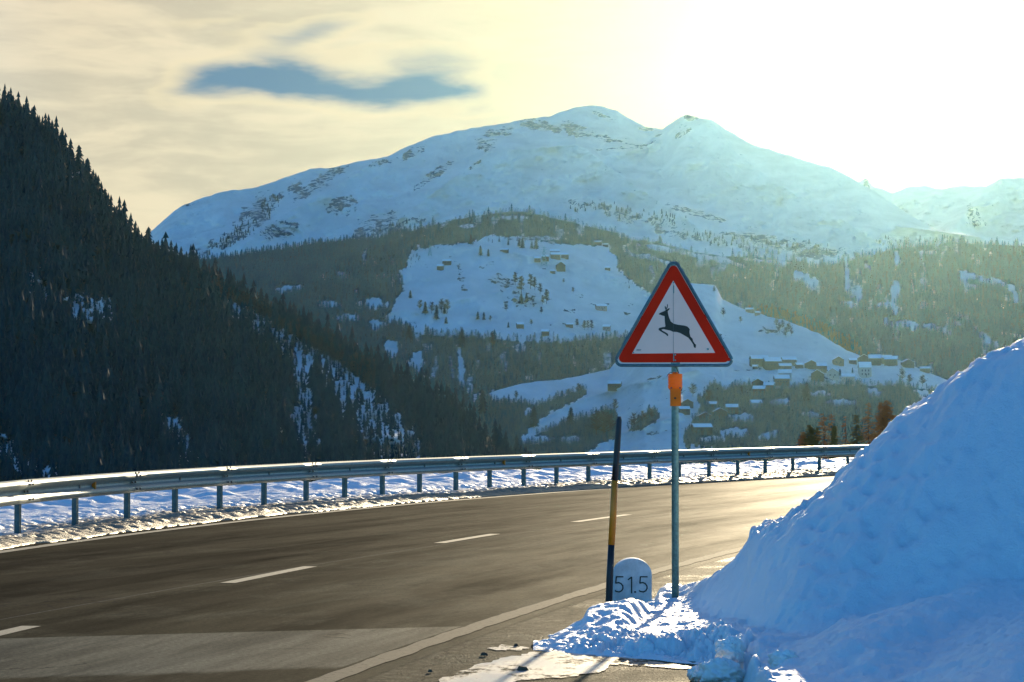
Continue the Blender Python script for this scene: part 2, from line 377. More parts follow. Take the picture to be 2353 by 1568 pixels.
def mat_ice():
    m_, N = new_mat('melting_ice'); p = geo_pos(N); n = N.noise(N.scale(p, (1, .35, 1)), 3.2, 5, .6); g = N.noise(p, 90, 3, .6)
    N.put(N.b.inputs['Base Color'], N.mix(N.ramp(n, .35, .68), (.50, .47, .43), (.24, .21, .17)))
    N.put(N.b.inputs['Roughness'], N.ramp(n, .3, .7, .3, .5)); N.put(N.b.inputs['Normal'], bump(N, N.m('ADD', g, n), .35, .006))
    tr = N.n.new('ShaderNodeBsdfTransparent'); mx = N.n.new('ShaderNodeMixShader'); e = N.m('ADD', N.m('MULTIPLY', n, .6), N.m('MULTIPLY', N.noise(N.scale(p, (1, .5, 1)), 12, 5, .7), .4))
    N.put(mx.inputs[0], N.ramp(e, .50, .60)); N.l.new(N.b.outputs[0], mx.inputs[1]); N.l.new(tr.outputs[0], mx.inputs[2]); N.l.new(mx.outputs[0], N.out.inputs[0]); return m_
M_ice = mat_ice()

# ------------------------------------------------------------------ far terrain
class Surf:
    def __init__(s, top, Dtop, Dbot, ybot, gam=1., rel=0., rs=.02, seed=0, ridges=(), x0=-500, x1=2900):
        s.tx, s.ty = np.array(top, float).T; s.dt = np.array(Dtop, float).T; s.db = np.array(Dbot, float).T
        s.yb = ybot; s.g = gam; s.rel = rel; s.rs = rs; s.seed = seed; s.ridges = ridges; s.x0 = x0; s.x1 = x1
    def top(s, gx, jag=True):
        y = np.interp(gx, s.tx, s.ty); return y+(fbm(gx*.06, gx*0+s.seed, 4, s.seed+9)*2.2 if jag else 0)
    def D(s, gx, gy):
        t0 = s.top(gx); t = np.clip((s.yb-gy)/(s.yb-t0), 0, 1.02)
        d0 = np.interp(gx, *s.db); d1 = np.interp(gx, *s.dt)
        d = d0+(d1-d0)*t**s.g
        fade = .25+.75*np.sin(np.clip(t, 0, 1)*math.pi)
        n = fbm(gx*s.rs+.35*gy*s.rs, gy*s.rs*1.5, 6, s.seed, .52)+.5*(1-2*np.abs(fbm(gx*s.rs*.8, gy*s.rs*1.1, 4, s.seed+3)))
        d = d+s.rel*n*fade
        for pts, amp, sig in s.ridges:
            P = np.array(pts, float); best = np.full(np.shape(gx), 1e9)
            for i in range(len(P)-1):
                a = P[i]; b = P[i+1]; ab = b-a; q = np.clip(((gx-a[0])*ab[0]+(gy-a[1])*ab[1])/(ab@ab), 0, 1)
                best = np.minimum(best, np.hypot(gx-a[0]-q*ab[0], gy-a[1]-q*ab[1]))
            d = d-amp*np.exp(-best/sig)
        return d
    def P(s, gx, gy): return gat(gx, gy, s.D(gx, gy))
    def build(s, name, mat, nx, ny, floorf=None, rockf=None, zlow=-85., back=1200.):
        gx = np.linspace(s.x0, s.x1, nx); t = np.linspace(0, 1, ny); GX = np.broadcast_to(gx, (ny, nx)); top = s.top(gx)
        GY = s.yb+(top[None]-s.yb)*t[:, None]; V = s.P(GX, GY)
        lo = V[0].copy(); lo[:, 1] -= 60; lo[:, 2] = zlow
        rows = [lo[None], V]
        dirn = V[-1].copy(); dirn[:, 2] = 0; dirn /= np.linalg.norm(dirn, axis=1)[:, None]
        for k, (b, dz) in enumerate(((.05, .01), (.2, .09), (.5, .3), (1, .7))):
            q = V[-1]+dirn*back*b; q[:, 2] = V[-1][:, 2]-dz*(V[-1][:, 2]-zlow); rows.append(q[None])
        A = np.concatenate(rows, 0); nr = A.shape[0]
        o = mesh_np(name, A.reshape(-1, 3), grid_faces(nr, nx), mat); tag(o, kind='structure')
        fl = np.zeros((nr, nx)); rk = np.zeros((nr, nx))
        if floorf: fl[1:ny+1] = floorf(GX, GY); fl[ny+1:] = fl[ny]; fl[0] = fl[1]
        if rockf: rk[1:ny+1] = rockf(GX, GY)
        attr(o, 'floor', fl); attr(o, 'rock', rk)
        return o

def smooth_poly(x, y, polys, soft=6.):
    """1 inside any polygon, edges roughened"""
    jx = fbm(x*.09, y*.09, 3, 71)*soft*1.6; jy = fbm(x*.09, y*.09, 3, 81)*soft
    r = np.zeros(np.shape(x), bool)
    for P in polys: r |= inpoly(x+jx, y+jy, P)
    return r.astype(float)
def ells(x, y, E, soft=.5):
    j = fbm(x*.11, y*.06, 4, 33)*soft; r = np.zeros(np.shape(x))
    for e in E: r = np.maximum(r, 1-sstep(ell(x, y, *e)+j, .75, 1.15))
    return r

# main mountain
S1 = Surf([(-600, 700), (200, 640), (355, 525), (400, 484), (430, 467), (515, 439), (583, 433), (650, 410), (710, 389), (760, 385), (850, 366), (890, 360), (940, 335), (1000, 312), (1045, 302), (1110, 290), (1165, 282), (1215, 272), (1260, 268), (1290, 256), (1330, 246), (1367, 241), (1400, 249), (1420, 256), (1450, 275), (1485, 292), (1522, 298), (1550, 277), (1578, 263), (1610, 271), (1635, 275), (1660, 292), (1700, 315), (1730, 333), (1790, 350), (1830, 362), (1870, 375), (1910, 385), (1950, 405), (1975, 420), (2010, 441), (2060, 474), (2100, 500), (2150, 527), (2250, 543), (2353, 552), (2900, 640)],
          [(-600, 9000), (400, 9100), (1000, 9600), (1367, 10000), (1600, 9600), (2000, 8600), (2900, 7600)], [(-600, 7900), (1200, 7900), (2900, 7300)], 640, .85, 125, .013, 3,
          ridges=[([(1170, 345), (1250, 338), (1320, 333), (1350, 345), (1400, 385), (1480, 440), (1600, 520)], 210, 40), ([(1130, 345), (1060, 395), (960, 470), (870, 540)], 190, 34),
                  ([(1578, 263), (1530, 310), (1480, 345), (1400, 350)], 170, 30), ([(870, 366), (770, 430), (640, 500), (560, 560)], 170, 40), ([(1640, 285), (1700, 360), (1830, 450), (2000, 540)], 220, 60), ([(2060, 520), (2130, 528), (2250, 545)], 200, 14)], x0=100, x1=2900)
def rock1(x, y):
    r = ells(x, y, [(1120, 325, 30, 22, -30), (1240, 288, 60, 14, 10), (1330, 300, 70, 16, 15), (1165, 300, 26, 10), (1390, 268, 30, 5, 20), (1480, 296, 20, 6), (1410, 322, 60, 5, 15), (1430, 340, 60, 4, -5), (1500, 322, 34, 5, -35),
                    (1590, 270, 20, 8), (1570, 300, 20, 12, -40), (880, 372, 40, 7, -15), (950, 350, 40, 10, -30), (1000, 400, 60, 10, -35), (1090, 380, 30, 5, -40), (760, 400, 40, 14, -30), (720, 430, 60, 16, -25),
                    (590, 490, 60, 30, -40), (520, 550, 70, 16, -25), (640, 530, 50, 20, -10), (780, 470, 40, 25), (860, 520, 60, 25, -20), (930, 520, 60, 14, -20), (690, 440, 26, 20), (640, 455, 20, 10, -40),
                    (1480, 505, 90, 14, 8), (1600, 490, 80, 8, 15), (1560, 540, 60, 8, 10), (1700, 540, 60, 8, 10), (1800, 560, 110, 16, 12), (1880, 580, 60, 14), (1350, 470, 60, 8, 10), (560, 425, 40, 3), (430, 470, 16, 4)], .6)
    r = r*(.55+.5*vnoise(x*.06, y*.11, 4))
    return r*.95 - .06 + .3*sstep(y, 470, 600)*sstep(fbm(x*.03, y*.05, 3, 8), .0, .5)
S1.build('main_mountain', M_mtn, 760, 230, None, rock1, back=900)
# far right ridge with the small rock tower
S0 = Surf([(1500, 600), (1900, 460), (1960, 424), (1975, 418), (1985, 412), (1992, 411), (2000, 418), (2006, 429), (2030, 434), (2050, 443), (2085, 431), (2125, 427), (2150, 433), (2170, 434), (2210, 427), (2240, 429), (2265, 428), (2295, 412), (2320, 410), (2353, 408), (2500, 380), (3000, 350)],
          [(1500, 10500), (3000, 10500)], [(1500, 9000), (3000, 9000)], 600, .9, 260, .016, 23, ridges=[([(2300, 412), (2240, 470), (2150, 560)], 300, 40)], x0=1500, x1=3000)
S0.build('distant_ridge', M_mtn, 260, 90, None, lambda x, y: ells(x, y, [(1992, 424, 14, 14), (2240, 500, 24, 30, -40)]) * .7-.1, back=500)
# blue wooded slope on the left below the mountain
S2 = Surf([(-400, 640), (300, 610), (480, 596), (560, 584), (640, 574), (740, 557), (850, 549), (960, 535), (1100, 560), (1300, 620)], [(-400, 7000), (1300, 7000)], [(-400, 6000), (1300, 6000)], 720, 1., 60, .02, 31, x0=200, x1=1150)
clr2 = [(670, 663, 36, 8, -5), (655, 672, 22, 6), (548, 590, 6, 2)]
def for2(x, y): return 1-ells(x, y, clr2)
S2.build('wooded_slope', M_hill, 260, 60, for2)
# middle hill with the high meadow; on its right the wooded flank behind the village
S3 = Surf([(300, 900), (520, 800), (600, 720), (680, 672), (740, 632), (800, 592), (850, 567), (900, 545), (930, 534), (1050, 504), (1130, 491), (1200, 486), (1250, 496), (1310, 510), (1400, 532), (1500, 548), (1600, 580), (1680, 590), (1740, 590), (1830, 600), (1895, 612), (1930, 605), (2000, 588), (2060, 572), (2180, 558), (2353, 565), (2900, 600)],
          [(300, 5000), (900, 5500), (1200, 5700), (1600, 5900), (2353, 6300), (2900, 6300)], [(300, 4350), (1200, 4500), (1700, 4700), (2900, 5000)], 945, 1.05, 30, .02, 41,
          ridges=[([(930, 600), (1000, 565), (1100, 570), (1300, 600), (1420, 640), (1560, 700)], 60, 22), ([(900, 720), (1050, 690), (1200, 660), (1250, 700)], 50, 20), ([(1150, 560), (1200, 600), (1150, 680)], -40, 14)], x0=300, x1=2900)
mead3 = [(885, 738), (905, 700), (925, 670), (915, 630), (940, 600), (945, 578), (1000, 563), (1080, 559), (1130, 540), (1200, 545), (1300, 562), (1400, 563), (1412, 590), (1430, 630), (1490, 670), (1530, 690), (1570, 720), (1570, 790), (1480, 772), (1400, 777), (1300, 785), (1200, 785), (1100, 775), (1000, 770), (930, 757)]
clr3 = [(1848, 642, 32, 15, 25), (1862, 650, 18, 10), (1947, 655, 7, 45), (1952, 700, 20, 9, 20), (1974, 680, 6, 24, 10), (2055, 672, 13, 26, 15), (2040, 702, 22, 8), (2062, 715, 12, 10), (2035, 742, 6, 12), (2050, 745, 4, 9), (2072, 745, 5, 8), (2090, 748, 34, 10, 10), (2150, 755, 45, 7, 15),
        (2215, 640, 9, 16), (2250, 640, 50, 6, 18), (2310, 655, 34, 7, 25), (2335, 680, 8, 16), (2240, 660, 12, 7), (2330, 770, 30, 5, 10), (2270, 780, 30, 8, 40), (1510, 570, 40, 7, 12), (1620, 590, 60, 6, 10), (1470, 545, 60, 8, 8), (1760, 600, 50, 4, 5), (1560, 560, 70, 8, 10), (1700, 610, 22, 4, 20),
        (1480, 590, 30, 6, 10), (1540, 610, 30, 6, 30), (2060, 590, 6, 14), (2130, 580, 30, 4), (1990, 610, 5, 8), (1870, 610, 14, 8), (1320, 500, 40, 3), (860, 700, 30, 14), (760, 700, 26, 8), (800, 730, 24, 8), (870, 750, 26, 12), (1240, 548, 50, 6), (1180, 500, 30, 4), (1075, 520, 24, 4), (900, 800, 16, 22), (960, 830, 14, 26), (1060, 840, 9, 44, -5)]
def for3(x, y):
    f = 1-smooth_poly(x, y, [mead3], 7); f = f*(1-ells(x, y, clr3, .7))
    sp = sstep(fbm(x*.05, y*.03, 3, 55), .18, .42)*.55     # thin places
    return f*(1-sp)
def rock3(x, y):
    r = ells(x, y, [(1110, 610, 14, 6), (1130, 605, 10, 4), (980, 610, 12, 5), (1200, 690, 40, 22), (1150, 640, 30, 12), (1060, 640, 8, 40, -12), (1310, 715, 30, 6), (1370, 700, 26, 4), (1440, 720, 16, 6), (1330, 680, 14, 4), (1250, 620, 6, 4), (1290, 745, 30, 4), (1160, 660, 20, 10, -30), (1340, 600, 20, 2), (1450, 700, 12, 3), (1040, 590, 8, 2), (1225, 545, 90, 10), (1300, 552, 60, 8)], .8)
    return r*.8-.2
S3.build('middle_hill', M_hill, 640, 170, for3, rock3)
# village spur in front of it
S4 = Surf([(300, 1060), (980, 1000), (1080, 940), (1110, 908), (1200, 880), (1300, 870), (1400, 848), (1440, 800), (1480, 706), (1540, 656), (1590, 649), (1645, 656), (1660, 688), (1720, 715), (1800, 735), (1880, 765), (1940, 802), (1985, 822), (2060, 826), (2110, 846), (2180, 874), (2353, 905), (2900, 980)],
          [(300, 3500), (1100, 4000), (1500, 4500), (1660, 4600), (1900, 4450), (2100, 4350), (2900, 4100)], [(300, 3300), (1200, 3450), (2900, 3500)], 1100, 1., 20, .03, 61,
          ridges=[([(1200, 985), (1255, 957), (1340, 917), (1420, 893), (1600, 850)], 45, 9), ([(1190, 1030), (1280, 1005), (1370, 965)], 40, 8), ([(1340, 1042), (1410, 1003), (1560, 955)], 40, 10), ([(1640, 880), (1750, 860), (1900, 850), (2100, 870)], 30, 14)], x0=300, x1=2900)
p4 = [[(1100, 900), (1140, 925), (1180, 925), (1240, 930), (1290, 912), (1340, 895), (1345, 905), (1255, 955), (1190, 1010), (1190, 1100), (900, 1100), (980, 980)],
      [(1230, 1000), (1290, 975), (1380, 950), (1400, 940), (1420, 960), (1420, 1000), (1340, 1045), (1300, 1100), (1150, 1100), (1190, 1025), (1280, 1012)],
      [(1640, 905), (1700, 885), (1800, 893), (1850, 885), (1950, 885), (2060, 885), (2170, 900), (2250, 925), (2400, 1000), (2300, 1100), (1560, 1100), (1575, 1005), (1600, 960)],
      [(1445, 990), (1480, 955), (1510, 945), (1515, 965), (1470, 990)], [(1600, 920), (1640, 880), (1660, 890), (1620, 940)]]
clr4 = [(1700, 960, 40, 10), (1690, 995, 34, 12), (1790, 925, 30, 8), (1880, 905, 30, 7), (1930, 925, 40, 8), (2010, 905, 26, 10, 20), (1770, 1000, 24, 8, -15), (1640, 1010, 36, 9), (1600, 1040, 40, 18), (2120, 905, 24, 9, 20), (1250, 1010, 24, 6), (1310, 1010, 30, 8), (1870, 955, 22, 7, 10), (1215, 945, 8, 14)]
def for4(x, y): return smooth_poly(x, y, p4, 6)*(1-ells(x, y, clr4, .8))
def rock4(x, y): return ells(x, y, [(1500, 870, 30, 4, -20), (1480, 900, 20, 3), (1770, 760, 30, 8), (1800, 770, 10, 14), (1700, 830, 12, 3), (1480, 930, 50, 4, -15), (1530, 990, 60, 5, -10), (1640, 900, 30, 6), (1900, 870, 60, 8), (1700, 850, 60, 3)], .8)*.75-.2
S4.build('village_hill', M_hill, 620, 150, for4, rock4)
# dark wooded mountainside on the left
SL = Surf([(-900, -380), (-400, -80), (-100, 150), (0, 232), (40, 250), (80, 272), (130, 318), (160, 352), (200, 405), (230, 458), (280, 508), (330, 556), (400, 596), (460, 618), (520, 656), (580, 690), (640, 715), (700, 748), (760, 780), (860, 835), (950, 890), (1030, 935), (1090, 985), (1160, 1028), (1200, 1055), (1400, 1130), (1800, 1180)],
          [(-900, 3300), (0, 3100), (500, 2900), (1200, 2300), (1800, 2000)], [(-900, 1700), (1800, 1650)], 1190, 1., 70, .02, 91, x0=-900, x1=1700)
bandL = [(500, 680), (560, 700), (640, 745), (720, 800), (800, 850), (870, 905), (930, 960), (975, 1030), (960, 1060), (800, 1060), (730, 1050), (640, 990), (680, 930), (690, 860), (640, 800), (540, 740)]
clrL = [(80, 652, 34, 24, 45), (92, 685, 18, 24, 30), (208, 712, 54, 32, 10), (182, 740, 26, 36, 20), (228, 724, 26, 28), (20, 1050, 34, 20, 30), (10, 1020, 16, 34), (70, 1080, 20, 16, 30), (350, 940, 12, 30, -20), (400, 990, 50, 22, 45), (430, 1040, 22, 30), (170, 405, 16, 8, -15), (600, 945, 10, 22), (715, 1020, 16, 30, 20), (120, 1085, 20, 14)]
coreL = [(700, 860, 30, 40, 30), (800, 900, 60, 34, 45), (860, 960, 60, 30, 45), (700, 1000, 30, 30, 40), (760, 840, 40, 20, 40), (900, 1000, 40, 30, 40)]
spurL = [(735, 880, 14, 22, 0), (748, 935, 26, 50, 0), (770, 1010, 44, 60, 0), (800, 1050, 60, 26)]
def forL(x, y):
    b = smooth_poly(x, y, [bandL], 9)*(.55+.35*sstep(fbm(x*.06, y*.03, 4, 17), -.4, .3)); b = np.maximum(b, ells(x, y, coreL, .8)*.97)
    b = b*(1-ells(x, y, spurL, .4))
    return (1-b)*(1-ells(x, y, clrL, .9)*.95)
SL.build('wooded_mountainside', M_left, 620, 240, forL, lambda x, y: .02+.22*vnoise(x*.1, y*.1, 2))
# lower ground out to the horizon
def build_ground():
    az = np.radians(np.concatenate([np.arange(-180, -30, 6.), np.arange(-30, 30, .5), np.arange(30, 181, 6.)]))
    r = np.concatenate([[0], np.geomspace(8, 11200, 84)]); A, Rr = np.meshgrid(az, r)
    x = Rr*np.sin(A); y = Rr*np.cos(A)
    # distance beyond the guard rail line
    d = np.maximum(0, y-np.interp(x, [-60, -6, 0, 10, 30, 120], [30, 42, 62, 84, 110, 200]))
    z = -.9-np.interp(d, [0, 20, 300, 1400, 3000, 26000], [0, 1.8, 17, 46, 62, 70])+fbm(x*.02, y*.02, 3, 5)*np.clip(d/400, 0, 1)*3
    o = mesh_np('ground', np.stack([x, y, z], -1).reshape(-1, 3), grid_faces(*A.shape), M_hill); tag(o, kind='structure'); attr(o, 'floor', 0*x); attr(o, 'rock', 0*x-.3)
build_ground()
# haze
hz = MB().box((0, 50, 640), (23000, 23100, 1450)); hzo = hz.build('haze', [], None); tag(hzo, kind='stuff')
def mat_haze():
    m_ = bpy.data.materials.new('thin_haze'); m_.use_nodes = True; N = NT(m_.node_tree); N.n.clear()
    out = N.n.new('ShaderNodeOutputMaterial'); v = N.n.new('ShaderNodeVolumePrincipled')
    v.inputs['Color'].default_value = (*HAZE_COL, 1); v.inputs['Density'].default_value = HAZE_DENSITY; v.inputs['Anisotropy'].default_value = HAZE_G
    N.l.new(v.outputs[0], out.inputs['Volume']); return m_
hzo.data.materials.clear(); hzo.data.materials.append(mat_haze())

# ------------------------------------------------------------------ trees
def proto_spruce(seed, tiers=4, k=9):
    r_ = np.random.default_rng(seed); V = [(0, 0, 1.)]; T = []
    for j in range(tiers):
        zt = 1-.9*(j/tiers)**1.05; zb = 1-.93*((j+1.25)/(tiers+.25)); rr = .045+.15*((j+1)/tiers)**.9
        a = len(V); V.append((0, 0, min(1, zt+.04)))
        for q in range(k):
            w = 2*math.pi*(q+r_.uniform(-.25, .25))/k+j; rad = rr*(r_.uniform(.85, 1.25) if q % 2 == 0 else r_.uniform(.45, .7))
            V.append((math.cos(w)*rad, math.sin(w)*rad, max(0, zb+r_.uniform(-.03, .03)+(.03 if q % 2 else -.02))))
        T += [(a, a+1+q, a+1+(q+1) % k) for q in range(k)]
    return np.array(V), np.array(T)
def proto_bare(seed, nb=20, w=.26, up=.5):
    r_ = np.random.default_rng(seed); V = []; T = []
    def tri(a, b, c): n = len(V); V.extend([a, b, c]); T.append((n, n+1, n+2))
    for q in range(3):
        a = 2.1*q; tri((math.cos(a)*.014, math.sin(a)*.014, 0), (math.cos(a+2.1)*.014, math.sin(a+2.1)*.014, 0), (0, 0, .95))
    for q in range(nb):
        z = .22+.66*q/nb; a = r_.uniform(0, 6.28); L = w*(1-.6*(q/nb))*r_.uniform(.6, 1.15); ca, sa = math.cos(a), math.sin(a)
        dz = L*up*r_.uniform(.6, 1.8); e = np.array([ca*L, sa*L, z+dz])
        tri((0, 0, z-.03), (0, 0, z+.03), tuple(e))
        for _ in range(2):
            f = r_.uniform(.3, .8); m_ = np.array([ca*L*f, sa*L*f, z+dz*f]); b = m_+r_.normal(0, .05, 3)+np.array([0, 0, .07])
            tri(tuple(m_), tuple(m_+np.array([0, 0, .045])), tuple(b))
    return np.array(V), np.array(T)
SPR = [proto_spruce(i, 4, 8) for i in range(6)]; SPR_BIG = [proto_spruce(50+i, 7, 12) for i in range(5)]
BAR = [proto_bare(i) for i in range(5)]; LAR = [proto_bare(20+i, 44, .24, .12) for i in range(4)]; BAR2 = [proto_bare(40+i, 40, .34, .6) for i in range(4)]
def forest(name, label, cat, pts, hs, protos, mat, group=None, wide=1.):
    VV = []; TT = []; n = 0; which = rng.integers(0, len(protos), len(pts))
    for k, (v, t) in enumerate(protos):
        idx = np.nonzero(which == k)[0]
        if not len(idx): continue
        a = rng.uniform(0, 6.28, len(idx)); h = hs[idx]; c, s_ = np.cos(a), np.sin(a); w = rng.uniform(.85, 1.25, len(idx))*wide
        P = np.empty((len(idx), len(v), 3)); P[..., 0] = (v[:, 0]*c[:, None]-v[:, 1]*s_[:, None])*(h*w)[:, None]; P[..., 1] = (v[:, 0]*s_[:, None]+v[:, 1]*c[:, None])*(h*w)[:, None]; P[..., 2] = v[:, 2]*h[:, None]-.6
        P += pts[idx][:, None, :]
        T = t[None]+(np.arange(len(idx))*len(v))[:, None, None]+n; n += len(idx)*len(v)
        VV.append(P.reshape(-1, 3)); TT.append(T.reshape(-1, 3))
    o = mesh_np(name, np.concatenate(VV), np.concatenate(TT), mat, smooth=False); tag(o, label, cat, group, 'stuff'); return o
def scatter(S, maskf, x0, x1, y0, y1, step, extra=None, power=1.3):
    gx, gy = np.meshgrid(np.arange(x0, x1, step), np.arange(y0, y1, step)); gx = gx+rng.uniform(-.5, .5, gx.shape)*step; gy = gy+rng.uniform(-.5, .5, gy.shape)*step
    gx = gx.ravel(); gy = gy.ravel(); ok = (gy > S.top(gx)+.5) & (gy < S.yb); gx = gx[ok]; gy = gy[ok]
    f = maskf(gx, gy)**power
    if extra is not None: f = f*extra(gx, gy)
    ok = rng.random(len(gx)) < f; gx = gx[ok]; gy = gy[ok]
    return gx, gy, S.P(gx, gy)
gx, gy, P = scatter(SL, forL, -420, 1500, -150, 1110, 9.5)
forest('spruce_forest', 'dense dark spruce forest covering the steep mountainside on the left', 'forest', P, (8+22*rng.random(len(P))**1.3)*(1-.3*sstep(gy, 900, 1100)), SPR, M_spruce)
gx, gy, P = scatter(SL, lambda x, y: 1-forL(x, y), 0, 1100, 600, 1080, 11)
forest('leafless_wood', 'thin leafless trees and bushes dotting the snowy gullies of the left mountainside', 'trees', P, rng.uniform(5, 13, len(P)), SPR[:4], M_spruce)
gx, gy, P = scatter(SL, lambda x, y: smooth_poly(x, y, [[(450, 610), (600, 690), (760, 780), (900, 870), (860, 900), (700, 800), (500, 690)]], 8), 440, 920, 600, 920, 7)
forest('leafless_wood', 'pale leafless trees along the upper edge of the left mountainside', 'trees', P, rng.uniform(9, 16, len(P)), BAR, M_dark)
gx, gy, P = scatter(S2, for2, 330, 1060, 540, 720, 5)
forest('spruce_forest', 'blue hazy spruce forest below the left end of the snowy mountain', 'forest', P, rng.uniform(14, 24, len(P)), SPR[:3], M_haze_spruce)
conif3 = lambda x, y: np.clip(.12+sstep(x, 1010, 930)+.85*sstep(x, 1600, 1850)+.35*sstep(fbm(x*.02, y*.03, 3, 5), .0, .3), 0, 1)
gx, gy, P = scatter(S3, for3, 540, 2560, 470, 940, 6.5, conif3)
forest('spruce_forest', 'hazy spruce forest on the hillside above and behind the village', 'forest', P, rng.uniform(12, 24, len(P)), SPR[:4], M_haze_spruce)
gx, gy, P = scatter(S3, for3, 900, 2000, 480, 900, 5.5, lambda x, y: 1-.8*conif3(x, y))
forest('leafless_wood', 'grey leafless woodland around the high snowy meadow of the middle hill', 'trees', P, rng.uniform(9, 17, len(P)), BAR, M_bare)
def edge3(x, y):
    n = fbm(x*.02, y*.02, 2, 140)*26; inn = inpoly(x, y, [(a*1.0, b) for a, b in mead3]); near_ = np.zeros(np.shape(x), bool)
    for dx, dy in ((1, 0), (-1, 0), (0, 1), (0, -1)): near_ |= ~inpoly(x+dx*(10+n), y+dy*(8+n*.7), mead3)
    return (inn & near_)*.35
gx, gy, P = scatter(S3, edge3, 880, 1580, 540, 795, 5)
forest('scattered_trees', 'small trees and bushes scattered along the edges of the high meadow', 'trees', P, rng.uniform(4, 13, len(P)), BAR+SPR[:2], M_dark)
gx, gy, P = scatter(S3, lambda x, y: smooth_poly(x, y, [[(1700, 730), (1760, 715), (1850, 740), (1960, 790), (2010, 850), (1880, 830), (1780, 780)]], 6), 1650, 2050, 700, 860, 5)
forest('larch_wood', 'russet larches along the ridge behind the village', 'trees', P, rng.uniform(14, 22, len(P)), LAR, M_larch)
gx, gy, P = scatter(S4, for4, 900, 2420, 870, 1090, 6, lambda x, y: .28+.5*sstep(x, 1250, 1150)+.25*sstep(fbm(x*.03, y*.04, 3, 15), .0, .3))
forest('spruce_forest', 'hazy spruces on the slope below the village', 'forest', P, rng.uniform(8, 15, len(P)), SPR[:4], M_haze_spruce)
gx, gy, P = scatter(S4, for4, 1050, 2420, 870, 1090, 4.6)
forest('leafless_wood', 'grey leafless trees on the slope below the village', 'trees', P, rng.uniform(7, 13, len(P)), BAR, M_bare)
gx, gy, P = scatter(S1, lambda x, y: np.clip(ells(x, y, [(560, 530, 70, 18, -35), (620, 480, 40, 20, -50), (520, 560, 50, 14, -30), (1420, 490, 60, 18, 12), (1520, 500, 60, 14, 12), (1700, 560, 130, 18, 10), (1850, 575, 60, 14), (1350, 480, 40, 10), (880, 535, 60, 10, -20), (2150, 560, 150, 14)], .5), 0, 1), 400, 2300, 430, 600, 6.5, lambda x, y: .6+0*x)
forest('dwarf_trees', 'tiny scattered conifers at the tree line of the snowy mountain', 'trees', P, rng.uniform(9, 20, len(P)), SPR[:2], M_spruce)

